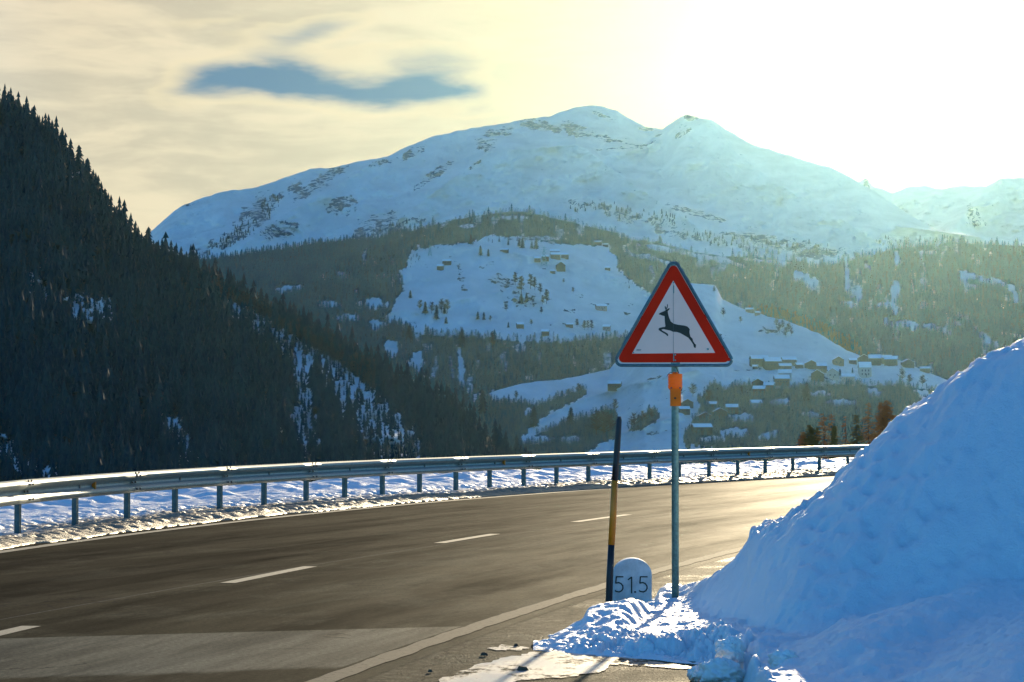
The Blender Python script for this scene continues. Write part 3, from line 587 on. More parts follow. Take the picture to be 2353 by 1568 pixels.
def one_mesh_tree(name, proto, mat, h, seed):
    v, t = proto; V = v*h; return V, t
def lone_tree(S, gx, gy, gh, kind, label, group=None, big=False):
    p = S.P(np.array([gx*1.]), np.array([gy*1.]))[0]; D = p[1]; h = gh*K*D/F
    nm = {'spruce': 'spruce_tree', 'larch': 'larch_tree', 'bare': 'leafless_tree'}[kind]
    e = empty(nm, tuple(p), label, 'tree', group, random.uniform(0, 6))
    v, t = random.choice(SPR_BIG if kind == 'spruce' else (LAR if kind == 'larch' else BAR2)); w = random.uniform(.95, 1.25)
    w *= 1.35; V = v*np.array([h*w, h*w, h]); mesh_np('crown', V, t, {'spruce': M_spruce, 'larch': M_dark, 'bare': M_dark}[kind], False, e)
    MB().tube([(0, 0, -1.5), (0, 0, h*.5)], [h*.02, h*.008], 5).build('trunk', M_bark, e)
    return e
lone = [ # gx, gy, gh, kind, label
 (1104, 588, 25, 'spruce', 'taller of two dark spruces standing side by side at the top of the high meadow'),
 (1122, 590, 19, 'spruce', 'shorter of two dark spruces standing side by side at the top of the high meadow'),
 (1082, 562, 25, 'spruce', 'dark spruce on the upper rim of the high meadow, above the pair'),
 (1232, 574, 31, 'spruce', 'thick dark spruce behind the pylon on the high meadow'),
 (1222, 572, 20, 'spruce', 'small dark spruce close beside the thick one behind the pylon'),
 (1201, 571, 26, 'spruce', 'slim spruce left of the pylon on the upper meadow rim'),
 (1193, 567, 20, 'spruce', 'shortest spruce left of the pylon on the upper meadow rim'),
 (1168, 564, 16, 'spruce', 'lone little spruce at the meadow rim above the low shed'),
 (1184, 655, 33, 'larch', 'leftmost tall bare larch of the clump in the middle of the high meadow'),
 (1198, 674, 44, 'larch', 'tallest bare larch of the clump in the middle of the high meadow'),
 (1219, 664, 38, 'larch', 'straight bare larch right of the tallest one in the meadow clump'),
 (1229, 667, 34, 'larch', 'bare larch on the right edge of the upper meadow clump'),
 (1241, 676, 28, 'larch', 'shorter bare larch just below the meadow clump'),
 (1256, 698, 36, 'larch', 'spreading bare larch at the lower right of the meadow clump'),
 (1247, 700, 24, 'larch', 'small bare larch touching the spreading one below the clump'),
 (1198, 699, 26, 'spruce', 'dark spruce at the foot of the meadow clump, left of two'),
 (1210, 696, 24, 'spruce', 'dark spruce at the foot of the meadow clump, right of two'),
 (1163, 716, 20, 'bare', 'bushy leafless tree below the rocky gully of the high meadow'),
 (1244, 721, 18, 'larch', 'small bare larch alone below the meadow clump'),
 (1317, 674, 15, 'bare', 'round leafless tree alone on the right part of the high meadow'),
 (1295, 651, 12, 'bare', 'thin leafless sapling below the gabled barn on the high meadow'),
 (943, 686, 20, 'spruce', 'lone spruce near the left edge of the high meadow'),
 (965, 714, 26, 'bare', 'leftmost leafless tree of the thicket on the left of the meadow'),
 (977, 722, 30, 'spruce', 'pointed spruce in the left part of the meadow thicket'),
 (992, 720, 28, 'bare', 'leafless tree in the middle of the meadow thicket'),
 (1003, 735, 36, 'spruce', 'lowest and tallest spruce of the meadow thicket'),
 (1015, 719, 34, 'bare', 'broad leafless tree on the right side of the meadow thicket'),
 (1028, 719, 32, 'bare', 'rightmost leafless tree of the meadow thicket'),
 (1022, 722, 24, 'spruce', 'spruce half hidden in the right side of the meadow thicket'),
 (1098, 735, 20, 'spruce', 'left one of two twin spruces near the lower edge of the high meadow'),
 (1112, 736, 20, 'spruce', 'right one of two twin spruces near the lower edge of the high meadow'),
 (1127, 739, 15, 'bare', 'scrubby leafless tree right of the twin spruces'),
 (1168, 754, 15, 'spruce', 'small spruce just left of the little hut at the lower meadow edge'),
 (1025, 745, 18, 'spruce', 'spruce standing clear of the wood below the meadow thicket'),
 (1326, 751, 20, 'larch', 'pale bare larch left of the row of three by the lower meadow track'),
 (1343, 758, 24, 'larch', 'left larch of the row of three by the lower meadow track'),
 (1351, 758, 24, 'larch', 'middle larch of the row of three by the lower meadow track'),
 (1359, 759, 26, 'larch', 'right larch of the row of three by the lower meadow track'),
 (1221, 748, 16, 'bare', 'thin leafless tree right of the little hut at the lower meadow edge'),
 (940, 790, 44, 'spruce', 'big spruce poking out of the wood into the lower left corner of the high meadow'),
 (1062, 800, 46, 'spruce', 'big spruce rising from the wood edge under the high meadow'),
 (1132, 800, 40, 'larch', 'tall ragged larch rising from the wood edge under the twin spruces'),
]
for a in lone: lone_tree(S3, *a)
lone4 = [
 (1109, 956, 62, 'spruce', 'very tall narrow spruce at the left end of the lower meadow'),
 (1413, 946, 32, 'bare', 'round leafless tree on the snow below the gabled barn on the lower meadow'),
 (1187, 919, 22, 'bare', 'leafless tree alone in the left part of the lower meadow'),
 (1291, 916, 18, 'bare', 'small leafless tree, left one of three on the slanting hedge line'),
 (1306, 912, 20, 'bare', 'leafless tree in the middle of three on the slanting hedge line'),
 (1330, 905, 26, 'bare', 'largest leafless tree at the upper end of the slanting hedge line'),
 (1312, 978, 44, 'spruce', 'broad dark spruce on the snowy terrace below the hedge line'),
 (1227, 982, 50, 'spruce', 'large dark spruce at the left end of the snowy terrace'),
 (1370, 1003, 60, 'bare', 'tall leafless tree left of the one nearest the black snow pole'),
 (1388, 1008, 66, 'bare', 'big leafless tree in the valley just left of the top of the snow pole'),
 (1401, 996, 48, 'bare', 'leafless tree close to the left of the top of the snow pole'),
 (1456, 987, 40, 'bare', 'bushy leafless tree between the snow pole and the sign post'),
 (1479, 975, 32, 'bare', 'smaller leafless tree between the snow pole and the sign post'),
 (1496, 966, 30, 'bare', 'slender leafless tree nearest to the left of the sign post'),
 (1560, 915, 34, 'bare', 'leafless tree just right of the orange lamp'),
 (1592, 912, 34, 'bare', 'leafless tree a little right of the orange lamp on the lower meadow'),
 (1628, 930, 36, 'bare', 'spreading leafless tree beside the lowest group of village houses'),
 (1648, 928, 18, 'spruce', 'small spruce beside the lowest group of village houses'),
 (1662, 925, 13, 'spruce', 'tiny spruce above the lowest group of village houses'),
 (1930, 864, 17, 'spruce', 'spruce in the middle of the village, left of the white chalet'),
 (1959, 858, 14, 'spruce', 'spruce just left of the white chalet'),
 (1803, 862, 18, 'spruce', 'spruce behind the houses on the left of the village'),
 (1742, 888, 12, 'spruce', 'tiny spruce beside the lower left houses'),
 (1704, 908, 22, 'spruce', 'spruce at the lower left end of the village'),
 (1854, 925, 48, 'spruce', 'tall spruce rising in front of the village centre'),
 (1846, 928, 38, 'spruce', 'shorter spruce left beside the tall one in front of the village centre'),
 (2074, 878, 34, 'bare', 'tall bare tree on the snow below the right end of the village'),
 (2090, 884, 26, 'bare', 'medium bare tree right of the tall one below the village'),
 (2120, 888, 28, 'bare', 'rightmost bare tree below the village, close to the snowbank'),
 (1784, 752, 22, 'bare', 'leftmost leafless tree of the grove on the slope above the village'),
 (1791, 764, 24, 'bare', 'lower left leafless tree of the grove above the village'),
 (1799, 758, 24, 'bare', 'middle leafless tree of the grove above the village'),
 (1806, 776, 26, 'bare', 'lowest leafless tree of the grove above the village'),
 (1812, 762, 22, 'bare', 'right leafless tree of the grove above the village'),
 (1818, 772, 22, 'bare', 'rightmost leafless tree of the grove above the village'),
 (1702, 742, 16, 'bare', 'small leafless tree on the bare slope left of the grove above the village'),
 (1641, 670, 14, 'spruce', 'tiny spruce at the very top of the slope right of the sign'),
 (1662, 728, 22, 'bare', 'leafless tree on the slope just right of the sign'),
 (1655, 790, 24, 'bare', 'leafless bush touching the right side of the sign'),
]
for a in lone4: lone_tree(S4, *a)
ridge = [(-8, 240, 34), (12, 252, 30), (28, 252, 26), (42, 258, 30), (54, 262, 24), (64, 268, 26), (77, 276, 32), (90, 286, 22), (104, 296, 22), (118, 312, 20), (132, 322, 28), (148, 340, 20), (160, 356, 26),
         (181, 394, 62), (201, 412, 50), (214, 440, 26), (226, 462, 22), (241, 478, 46), (254, 490, 26), (268, 502, 30), (282, 514, 24), (300, 530, 20), (318, 552, 18), (341, 578, 58), (360, 584, 30), (378, 592, 24), (402, 606, 42), (414, 612, 36), (432, 616, 24), (455, 626, 30), (578, 700, 40), (600, 712, 52), (612, 712, 40)]
big_l = {-8: 'first spruce at the left edge of the frame on the skyline', 12: 'spruce on the skyline second from the left edge of the frame', 77: 'tallest spruce in the upper cluster of the left skyline', 104: 'low spruce just right of the upper skyline cluster on the left', 132: 'spruce on the left skyline halfway between the upper cluster and the tallest lone one', 160: 'spruce close to the left of the tallest lone one on the skyline', 214: 'small spruce right below the ragged sparse one on the left skyline', 268: 'spruce right of the pointed one on the left skyline', 318: 'short spruce just left of the broad dark one on the skyline', 360: 'spruce just right of the broad dark one on the skyline', 414: 'spruce touching the right side of the one before the snowy mountain foot', 455: 'spruce on the skyline where the blue wooded slope begins behind', 578: 'left spruce of the trio on the lower left skyline', 612: 'right spruce of the trio on the lower left skyline', 181: 'tallest lone spruce standing out on the skyline of the left mountainside', 201: 'ragged sparse spruce just right of the tallest one on the left skyline', 241: 'pointed spruce on the left skyline below the small snow patch', 341: 'broad dark spruce on the skyline where the left mountainside meets the snowy mountain', 402: 'taller spruce on the left skyline in front of the snowy mountain foot', 600: 'tallest spruce on the lower left skyline in front of the blue wooded slope'}
for x, y, h in ridge:
    lone_tree(SL, x, max(y, float(SL.top(np.array([float(x)]))[0])+1), h, 'spruce', big_l.get(x, 'dark spruce among the row of treetops on the skyline of the left mountainside'), None if x in big_l else 'spruces along the left skyline')

# ------------------------------------------------------------------ houses
def house(S, gx, gy, gw, label, wall=M_wood, hr=.42, gable='side', snow=True, name='wooden_house', cat='house', win=0, two=False, group=None):
    p = S.P(np.array([gx*1.]), np.array([gy*1.]))[0]; D = p[1]; w = gw*K*D/F; dp = w*.62; h = w*hr; rz = random.uniform(-.25, .25)
    e = empty(name, (p[0], p[1]-dp/2, p[2]-.3), label, cat, group, rz); rh = h*.55
    b = MB()
    if gable == 'side':     # ridge runs left-right
        b.prism([(-w/2, -3), (w/2, -3), (w/2, h), (-w/2, h)], -dp/2, dp/2)
        for s_ in (-1, 1): b.add([(s_*w/2, -dp/2, h), (s_*w/2, dp/2, h), (s_*w/2, 0, h+rh)], [(0, 1, 2)])
        rf = [((-w/2-.6, -dp/2-.7, h-.5), (w/2+.6, -dp/2-.7, h-.5), (w/2+.6, 0, h+rh), (-w/2-.6, 0, h+rh)), ((-w/2-.6, 0, h+rh), (w/2+.6, 0, h+rh), (w/2+.6, dp/2+.7, h-.5), (-w/2-.6, dp/2+.7, h-.5))]
    else:                   # gable faces us
        b.prism([(-w/2, -3), (w/2, -3), (w/2, h), (0, h+rh*1.2), (-w/2, h)], -dp/2, dp/2)
        rf = [((-w/2-.7, -dp/2-.8, h-.4), (0, -dp/2-.8, h+rh*1.2+.1), (0, dp/2+.8, h+rh*1.2+.1), (-w/2-.7, dp/2+.8, h-.4)), ((0, -dp/2-.8, h+rh*1.2+.1), (w/2+.7, -dp/2-.8, h-.4), (w/2+.7, dp/2+.8, h-.4), (0, dp/2+.8, h+rh*1.2+.1))]
    b.build('wall', wall, e)
    def slab(lo, hi, nm, m_, par):
        q = MB()
        for quad in rf:
            V = [(a, b_, c+lo) for a, b_, c in quad]+[(a, b_, c+hi) for a, b_, c in quad]
            q.add(V, [(3, 2, 1, 0), (4, 5, 6, 7), (0, 1, 5, 4), (1, 2, 6, 5), (2, 3, 7, 6), (3, 0, 4, 7)])
        return q.build(nm, m_, par)
    r_ = slab(.02, .3, 'roof', M_roofd, e)
    if snow: slab(.31, .8, 'snow_cover', M_roofs, r_)
    n = win if win else max(2, int(w/6))
    for k in range(n):
        for lv in range(2 if two else 1):
            x = (k+.5)/n*w*.8-w*.4; MB().box((x, -dp/2-.06, h*(.5 if not two else .3+.38*lv)), (w*.28/n, .14, h*.2)).build('window', M_glass, e)
    MB().box((w*.08, -dp/2-.05, h*.17), (w*.07, .1, h*.34)).build('door', M_roofd, e)
    return e
H3 = [(1027, 606, 20, 'long low barn, upper one of two on the left of the high meadow', M_wood, .3), (1012, 619, 15, 'small dark barn just below the long low one on the left of the high meadow', M_wood, .5),
 (1159, 578, 18, 'low shed half buried in snow near the top of the high meadow', M_wood, .22), (1235, 599, 14, 'small hut left of the pylon foot on the high meadow', M_wood2, .4), (1253, 597, 16, 'dark hut right under the pylon on the high meadow', M_wood, .45),
 (1275, 586, 22, 'upper reddish barn of the hamlet on the high meadow', M_wood2, .38), (1276, 594, 22, 'lower reddish barn of the hamlet, directly in front of another', M_wood2, .4), (1298, 593, 17, 'rightmost dark barn of the hamlet on the high meadow', M_wood, .45),
 (1270, 626, 12, 'tiny shed left of the gabled barn below the hamlet', M_wood, .3), (1396, 620, 12, 'tiny dark hut alone on the right of the high meadow', M_wood, .4), (1381, 712, 24, 'long pinkish barn alone on the right side of the high meadow', M_pink, .36),
 (1394, 758, 17, 'small pinkish barn at the lower right of the high meadow', M_pink, .45), (1195, 753, 16, 'dark hut with a wide snowy roof at the lower edge of the high meadow', M_wood, .5), (1253, 770, 17, 'dark hut at the edge of the wood under the high meadow', M_wood, .5),
 (1308, 750, 16, 'low weathered shed among bushes at the lower edge of the high meadow', M_wood2, .3), (1374, 561, 16, 'snow covered shed on the upper right rim of the high meadow', M_wood, .3), (1391, 565, 13, 'smaller snow covered shed right of the one on the upper right rim', M_wood, .25)]
for x, y, w, l, m_, hr in H3: house(S3, x, y, w, l, m_, hr, name='barn', cat='barn')
house(S3, 1288, 621, 20, 'dark barn with its gable towards us, alone below the hamlet', M_wood, .55, 'front', name='barn', cat='barn', snow=False)
H4 = [(1412, 894, 30, 'large grey barn alone on the lower meadow left of the sign post', M_wood, .42, 'side'), (1743, 838, 40, 'long flat barn at the left end of the upper village row', M_wood, .34, 'side'), (1773, 846, 38, 'broad dark house, second from the left in the upper village row', M_wood, .42, 'side'),
 (1811, 838, 33, 'long house behind in the upper village row, above the small annex', M_wood, .35, 'side'), (1803, 850, 28, 'low annex with snowy roof below the long house in the upper village row', M_wood, .34, 'side'), (1836, 845, 17, 'small shed between the annex and the wide gabled house', M_wood, .42, 'side'),
 (1863, 846, 30, 'wide gabled house near the middle of the upper village row', M_wood, .36, 'front'), (1887, 852, 23, 'dark house touching the right side of the wide gabled house', M_wood, .5, 'side'), (1925, 837, 25, 'gabled barn alone left of the ridge-top group of the village', M_wood2, .42, 'front'),
 (1959, 835, 17, 'small barn at the left of the ridge-top group', M_wood2, .45, 'side'), (1984, 835, 29, 'dark gabled house in the ridge-top group', M_wood, .42, 'front'), (2009, 837, 28, 'snow roofed house in the middle of the ridge-top group', M_wood, .5, 'side'),
 (2036, 832, 24, 'upper house with bright snowy roof in the ridge-top group', M_wood, .42, 'side'), (2046, 838, 30, 'lower house with bright snowy roof in the ridge-top group', M_wood, .42, 'side'), (2084, 842, 27, 'rounded snow covered house at the right of the ridge-top group', M_wood, .36, 'front'), (2124, 853, 22, 'last low barn at the right end of the village ridge', M_wood, .3, 'side'),
 (1878, 872, 28, 'dark house with broad gable in the middle of the village', M_wood, .48, 'front'), (1913, 868, 26, 'pale house behind the spruce in the middle of the village', M_plaster, .5, 'front'),
 (1803, 870, 30, 'pale two storey house under the annex on the left of the village', M_plaster, .45, 'side'), (1795, 884, 34, 'house with a wide snow roof in front of the pale two storey house', M_wood2, .42, 'side'), (1948, 876, 30, 'low house with snowy roof below the white chalet', M_plaster, .36, 'side'),
 (1741, 890, 28, 'gabled house at the left of the lower village terrace', M_wood, .42, 'front'), (1767, 895, 25, 'brown house right of the gabled one on the lower village terrace', M_wood2, .42, 'side'), (1744, 905, 28, 'snow roofed house in front of the lower village terrace', M_wood, .42, 'side'),
 (1736, 936, 26, 'pale house with a flat white roof alone among the trees below the village', M_plaster, .42, 'side'), (1681, 947, 28, 'dark house, upper right one of the lowest group', M_wood, .42, 'side'), (1652, 957, 32, 'dark house with wide gable in the lowest group', M_wood, .36, 'front'),
 (1619, 965, 27, 'small dark house at the left of the lowest group', M_wood, .4, 'front'), (1636, 937, 22, 'dark house next to the spreading leafless tree', M_wood, .42, 'side'), (1578, 935, 27, 'upper house just right of the orange lamp', M_wood, .4, 'front'), (1571, 948, 25, 'lower house just right of the orange lamp', M_wood, .36, 'side'),
 (1611, 994, 44, 'long dark barn lowest of all below the village', M_wood, .3, 'side'), (1735, 847, 12, 'tiny shed below the long flat barn', M_wood, .45, 'side'), (1722, 716, 18, 'snow covered hut on the skyline of the slope above the village', M_wood, .3, 'side'), (1740, 723, 11, 'small brown hut right of the snow covered one on the skyline', M_wood2, .45, 'side')]
for x, y, w, l, m_, hr, g in H4: house(S4, x, y, w, l, m_, hr, g, name='barn' if 'barn' in l or 'shed' in l or 'hut' in l else 'wooden_house', cat='barn' if 'barn' in l or 'shed' in l or 'hut' in l else 'house', win=0 if w < 30 else 4)
house(S4, 1986, 866, 28, 'tall white chalet with reddish balcony side in the village', M_plaster, .78, 'side', name='chalet', cat='house', win=3, two=True)

# pylons
def pylon(gx, gy, gh, label):
    p = S3.P(np.array([gx*1.]), np.array([gy*1.]))[0]; h = gh*K*p[1]/F; e = empty('power_pylon', tuple(p), label, 'pylon'); r = .34
    b = MB(); w = h*.16
    for sx in (-1, 1):
        for sy in (-1, 1): b.tube([(sx*w, sy*w, -1), (sx*w*.3, sy*w*.3, h*.6), (0, 0, h)], r, 4)
    for k in range(5):
        z0 = h*k/6; z1 = h*(k+1)/6; a = w*(1-.75*k/6); c = w*(1-.75*(k+1)/6)
        for s_ in (-1, 1): b.tube([(-s_*a, -a, z0), (s_*c, -c, z1)], r*.6, 3); b.tube([(-s_*a, a, z0), (s_*c, c, z1)], r*.6, 3)
    b.build('lattice_tower', M_galv_d, e)
    for z, l in ((.72, .22), (.84, .17), (.94, .12)): MB().box((0, 0, h*z), (h*l*2, .5, .5)).build('crossarm', M_galv_d, e)
pylon(1250, 612, 46, 'electricity pylon on the snowy meadow beside the hamlet')
pylon(988, 588, 26, 'smaller electricity pylon at the upper left of the high meadow')

# ------------------------------------------------------------------ near larches beyond the rail
def near_larch(gx, gtop, D, label, mat, dens=1., spread=1., seed=0, droop=.12, kind='larch_tree'):
    r_ = random.Random(seed); top = gat(gx, gtop, D); base = -.9-np.interp(D-85, [0, 20, 300], [0, 1.8, 17])-.5
    h = float(top[2])-base; e = empty(kind, (float(top[0]), D, base), label, 'tree')
    wob = [(r_.uniform(-.12, .12)*(i > 0), r_.uniform(-.1, .1)*(i > 0), h*i/6) for i in range(7)]; wob[-1] = (0, 0, h)
    MB().tube(wob, [.24, .21, .18, .14, .11, .07, .02], 6).build('trunk', M_bark, e)
    V = []; T = []
    def blade(a, b, w):
        a = np.array(a); b = np.array(b); d = b-a; L = np.linalg.norm(d)+1e-6; d = d/L; s1 = np.cross(d, (0, 0, 1.)); s1 = s1/(np.linalg.norm(s1)+1e-6)*w; s2 = np.cross(d, s1)
        n = len(V); V.extend([a+s1, a-s1*.5+s2*.87, a-s1*.5-s2*.87, b]); T.extend([(n, n+1, n+3), (n+1, n+2, n+3), (n+2, n, n+3)])
    z = h-.15; 
    while z > h*.25:
        L0 = spread*min(3.1, .25+(h-z)*.42); 
        for q in range(max(2, int(3*dens))):
            a = r_.uniform(0, 6.28); L = L0*r_.uniform(.65, 1.12); ca, sa = math.cos(a), math.sin(a); zz = z+r_.uniform(-.12, .12)
            fx = zz/h*6; i = min(5, int(fx)); f = fx-i; cx = wob[i][0]*(1-f)+wob[i+1][0]*f; cy = wob[i][1]*(1-f)+wob[i+1][1]*f
            pts = [(cx, cy, zz), (cx+ca*L*.5, cy+sa*L*.5, zz-droop*L*.7), (cx+ca*L, cy+sa*L, zz-droop*L*.4)]
            blade(pts[0], pts[1], .085); blade(pts[1], pts[2], .05)
            nt = int(7*dens*L)+3
            for j in range(nt):
                f = r_.uniform(.12, 1); m_ = np.array(pts[0])*(1-f)+np.array(pts[2])*f-np.array((0, 0, droop*L*.5*math.sin(f*3.1)))
                tl = r_.uniform(.15, .5)*(1.1-.4*f); b2 = a+r_.choice((-1, 1))*r_.uniform(.4, 1.2)
                blade(m_, m_+np.array((math.cos(b2)*tl, math.sin(b2)*tl, r_.uniform(-.28, .1))), .035 if dens < 1.5 else .05)
        z -= r_.uniform(.2, .42)/max(.8, dens**.5)
    mesh_np('crown', np.array(V), np.array(T), mat, False, e)
near = [(1892, 950, 330, 'bare larch with long drooping branches, leftmost tall one beyond the guardrail', M_needle_near, 1.2, 1.15, .2), (1911, 951, 345, 'bare larch leaning its twigs rightwards beside the leftmost tall one', M_needle_near, 1.0, .8, .15),
 (1943, 957, 360, 'thinnest bare larch in the middle of the row beyond the guardrail', M_needle_near, .7, .9, .2), (1967, 952, 340, 'narrow larch right of the thinnest one beyond the guardrail', M_needle_green, 1.5, .7, .2), (1995, 925, 350, 'tall straight larch second from the snowbank', M_needle_near, 1.2, .9, .15),
 (2026, 924, 350, 'left stem of the dense russet larches beside the snowbank', M_needle_near, 1.9, 1.0, .25), (2039, 919, 358, 'right stem of the dense russet larches beside the snowbank', M_needle_near, 2.0, 1.15, .25),
 (1918, 978, 320, 'small dark conical spruce in front of the larches', M_needle_green, 3.0, .38, .1), (1861, 976, 335, 'bushy dark conifer at the left end of the larch row', M_needle_green, 2.4, .95, .1), (1846, 992, 342, 'low bushy conifer leftmost of the larch row', M_needle_near, 2.0, .9, .1), (1876, 982, 338, 'bushy conifer under the leftmost tall larch', M_needle_green, 2.2, .7, .1)]
for i, (x, t, D, l, m_, de, spd, dr) in enumerate(near): near_larch(x, t, D, l, m_, de, spd, i, dr, 'larch_tree' if 'larch' in l.split(',')[0].split(' in front')[0].split(' at ')[0].split(' under')[0] and 'conifer' not in l else 'spruce_tree')

# ------------------------------------------------------------------ road
cpts = [ground(x, y) for x, y in ((0, 1452), (75, 1439), (548, 1338), (735, 1303), (985, 1248), (1112, 1231), (1315, 1200), (1400, 1190))]
fpts = [ground(x, y) for x, y in ((0, 1271), (205, 1242), (410, 1213), (804, 1170), (1050, 1149), (1400, 1125), (1560, 1113), (1700, 1104), (1930, 1092))]
npts = [ground(x, y) for x, y in ((730, 1568), (800, 1545), (900, 1508), (1000, 1475), (1100, 1440), (1160, 1417), (1300, 1370), (1500, 1317), (1600, 1289), (1700, 1262))]
rtop = [(60, 1102), (318, 1083), (527, 1071), (722, 1062), (895, 1055), (1060, 1049), (1220, 1044), (1431, 1038), (1640, 1031), (1830, 1026), (2000, 1022)]
rpts = [ground(x, y, .76) for x, y in rtop]
def fit(pts, deg):
    P = np.array(pts); return np.poly1d(np.polyfit(P[:, 1], P[:, 0], deg))
fc, ff, fn, fr = fit(cpts, 2), fit(fpts, 2), fit(npts, 2), fit(rpts, 3)
# centre line through all the evidence: mean of near and far lines where both are known
Ys = np.arange(-4, 104, .25)
def curve(f, lo, hi):
    """polynomial inside its survey range, straight beyond"""
    d = f.deriv(); return np.where(Ys < lo, f(lo)+d(lo)*(Ys-lo), np.where(Ys > hi, f(hi)+d(hi)*(Ys-hi), f(Ys)))
XC = curve(fc, 12, 60); XF = curve(ff, 20, 95); XN = curve(fn, 10, 40); XR = curve(fr, 31, 84)
print('lines', [(y, round(float(fn(y)), 2), round(float(fc(y)), 2), round(float(ff(y)), 2), round(float(fr(y)), 2)) for y in (16, 20, 25, 30, 35, 40, 50, 60, 70, 80)])
TX = np.gradient(XC, Ys); Ln = np.hypot(TX, 1); TX, TY = TX/Ln, 1/Ln; NX, NY = -TY, TX       # normal points to the far (left) side
Sarc = np.concatenate([[0], np.cumsum(np.hypot(np.diff(XC), np.diff(Ys)))]); Sarc -= np.interp(12, Ys, Sarc)
def offset_of(X):
    out = np.zeros(len(Ys))
    for i in range(len(Ys)):
        a = (X-XC[i])*TX[i]+(Ys-Ys[i])*TY[i]; b = (X-XC[i])*NX[i]+(Ys-Ys[i])*NY[i]
        out[i] = np.interp(0, a, b)
    return out
OF = offset_of(XF); ON = offset_of(XN); OR = offset_of(XR)
def rp(s, t):
    """t: 0 at near line .. continuing metres towards the far side, scaled so the far line is where surveyed"""
    xc, yc, nx, ny, on = (np.interp(s, Sarc, q) for q in (XC, Ys, NX, NY, ON)); o = on+t
    return xc+nx*o, yc+ny*o
def width(s): return np.interp(s, Sarc, OF-ON)
def railt(s): return np.interp(s, Sarc, OR-ON)
def strip(name, mat, s, tf, z, kind='structure', parent=None):
    """tf(s) -> list of t columns"""
    T = np.array([tf(q) for q in s]); S_ = np.broadcast_to(s[:, None], T.shape); x, y = rp(S_, T)
    V = np.stack([x, y, np.full_like(x, z)], -1); o = mesh_np(name, V.reshape(-1, 3), grid_faces(*T.shape)[:, ::-1].copy(), mat, parent=parent)
    uv = o.data.uv_layers.new(name='road'); li = np.empty(len(o.data.loops), np.int32); o.data.loops.foreach_get('vertex_index', li)
    UV = np.stack([S_.ravel(), T.ravel()], -1)[li]; uv.data.foreach_set('uv', UV.astype(np.float32).ravel())
    if kind: tag(o, kind=kind)
    return o
ss = np.arange(-14, 96, .5)
road = strip('road', M_road, ss, lambda q: list(np.linspace(-9, 0, 10))+list(np.linspace(.8, width(q)+.9, 11)), 0)
def wob(n, a): return (vnoise(np.arange(n)*.9, np.zeros(n), 3)-.5)*a
s2 = np.arange(-14, 94, .2)
e0 = {round(float(q), 2): float(w_) for q, w_ in zip(s2, wob(len(s2), .03))}
strip('edge_line', M_paint2, s2, lambda q: [-.085+e0[round(float(q), 2)], .085-e0[round(float(q), 2)]], .004)
strip('edge_line', M_paint, s2, lambda q: [width(q)-.09, width(q)+.09-e0[round(float(q), 2)]], .004)
sc_of_y = lambda y: float(np.interp(y, Ys, Sarc))
for y0, y1 in ((17.5, 20.1), (25.3, 28.1), (33.3, 35.9), (40.0, 43.0)):
    a, b = sc_of_y(y0), sc_of_y(y1); s3 = np.linspace(a, b, 12)
    cc = lambda q: -float(np.interp(q, Sarc, ON))
    strip('centre_dash', M_paint, s3, lambda q: [cc(q)-.075, cc(q)+.075], .004, 'structure', road)

# ------------------------------------------------------------------ snow verge behind the rail
def verge():
    s = np.arange(0, 92, .055); tt = np.concatenate([np.arange(0, 1.9, .045), np.geomspace(1.9, 14, 46)]); S_, Q = np.meshgrid(s, tt, indexing='ij')
    rt = railt(S_); w0 = width(S_)+.28; gap = np.maximum(rt-w0, .35)
    edge = .16*fbm(S_*.5, Q*0, 4, 3)+.08*fbm(S_*2.5, Q*0, 3, 5)
    T = w0+edge+Q
    u = Q-(gap-.0)       # metres behind the rail face
    h = .02+.05*sstep(Q, 0, .4)+.05*sstep(u, .2, .8)+.05*sstep(u, .8, 3.)-3.2*sstep(u, 4.5, 12)
    cr = 1-sstep(u, .7, 2.2)
    x, y = rp(S_, T)
    hs = lambda d: np.sqrt(np.maximum(0, 1-(d/.66)**2)); lump = hs(worley(x*6.5, y*4.5, 2))*.06+hs(worley(x*15, y*10, 6))*.035+fbm(x*1.6, y*1.3, 4, 8)*.05
    drift = fbm(x*.8+y*.3, y*.6, 5, 12)*.13+.10*fbm(x*2.5, y*1.6, 4, 14)
    h = h+(lump*.75-.045)*(.25+.75*cr)*sstep(Q, 0, .35)+drift*(1-cr)*sstep(u, .6, 2)
    h[:, 0] = -.03; h[:, 1] = np.maximum(h[:, 1]*.6, .002)
    V = np.stack([x, y, h], -1); o = mesh_np('snow_verge', V.reshape(-1, 3), grid_faces(*x.shape)[:, ::-1].copy(), M_verge); tag(o, kind='structure')
    attr(o, 'dirt', np.clip(1.1-sstep(Q, 0, .9)*.35-sstep(u, 0, 1.4)*.95+fbm(S_*.3, Q, 3, 4)*.35, -.3, 1.2)); return o
verge()
def verge_h(s): return .16

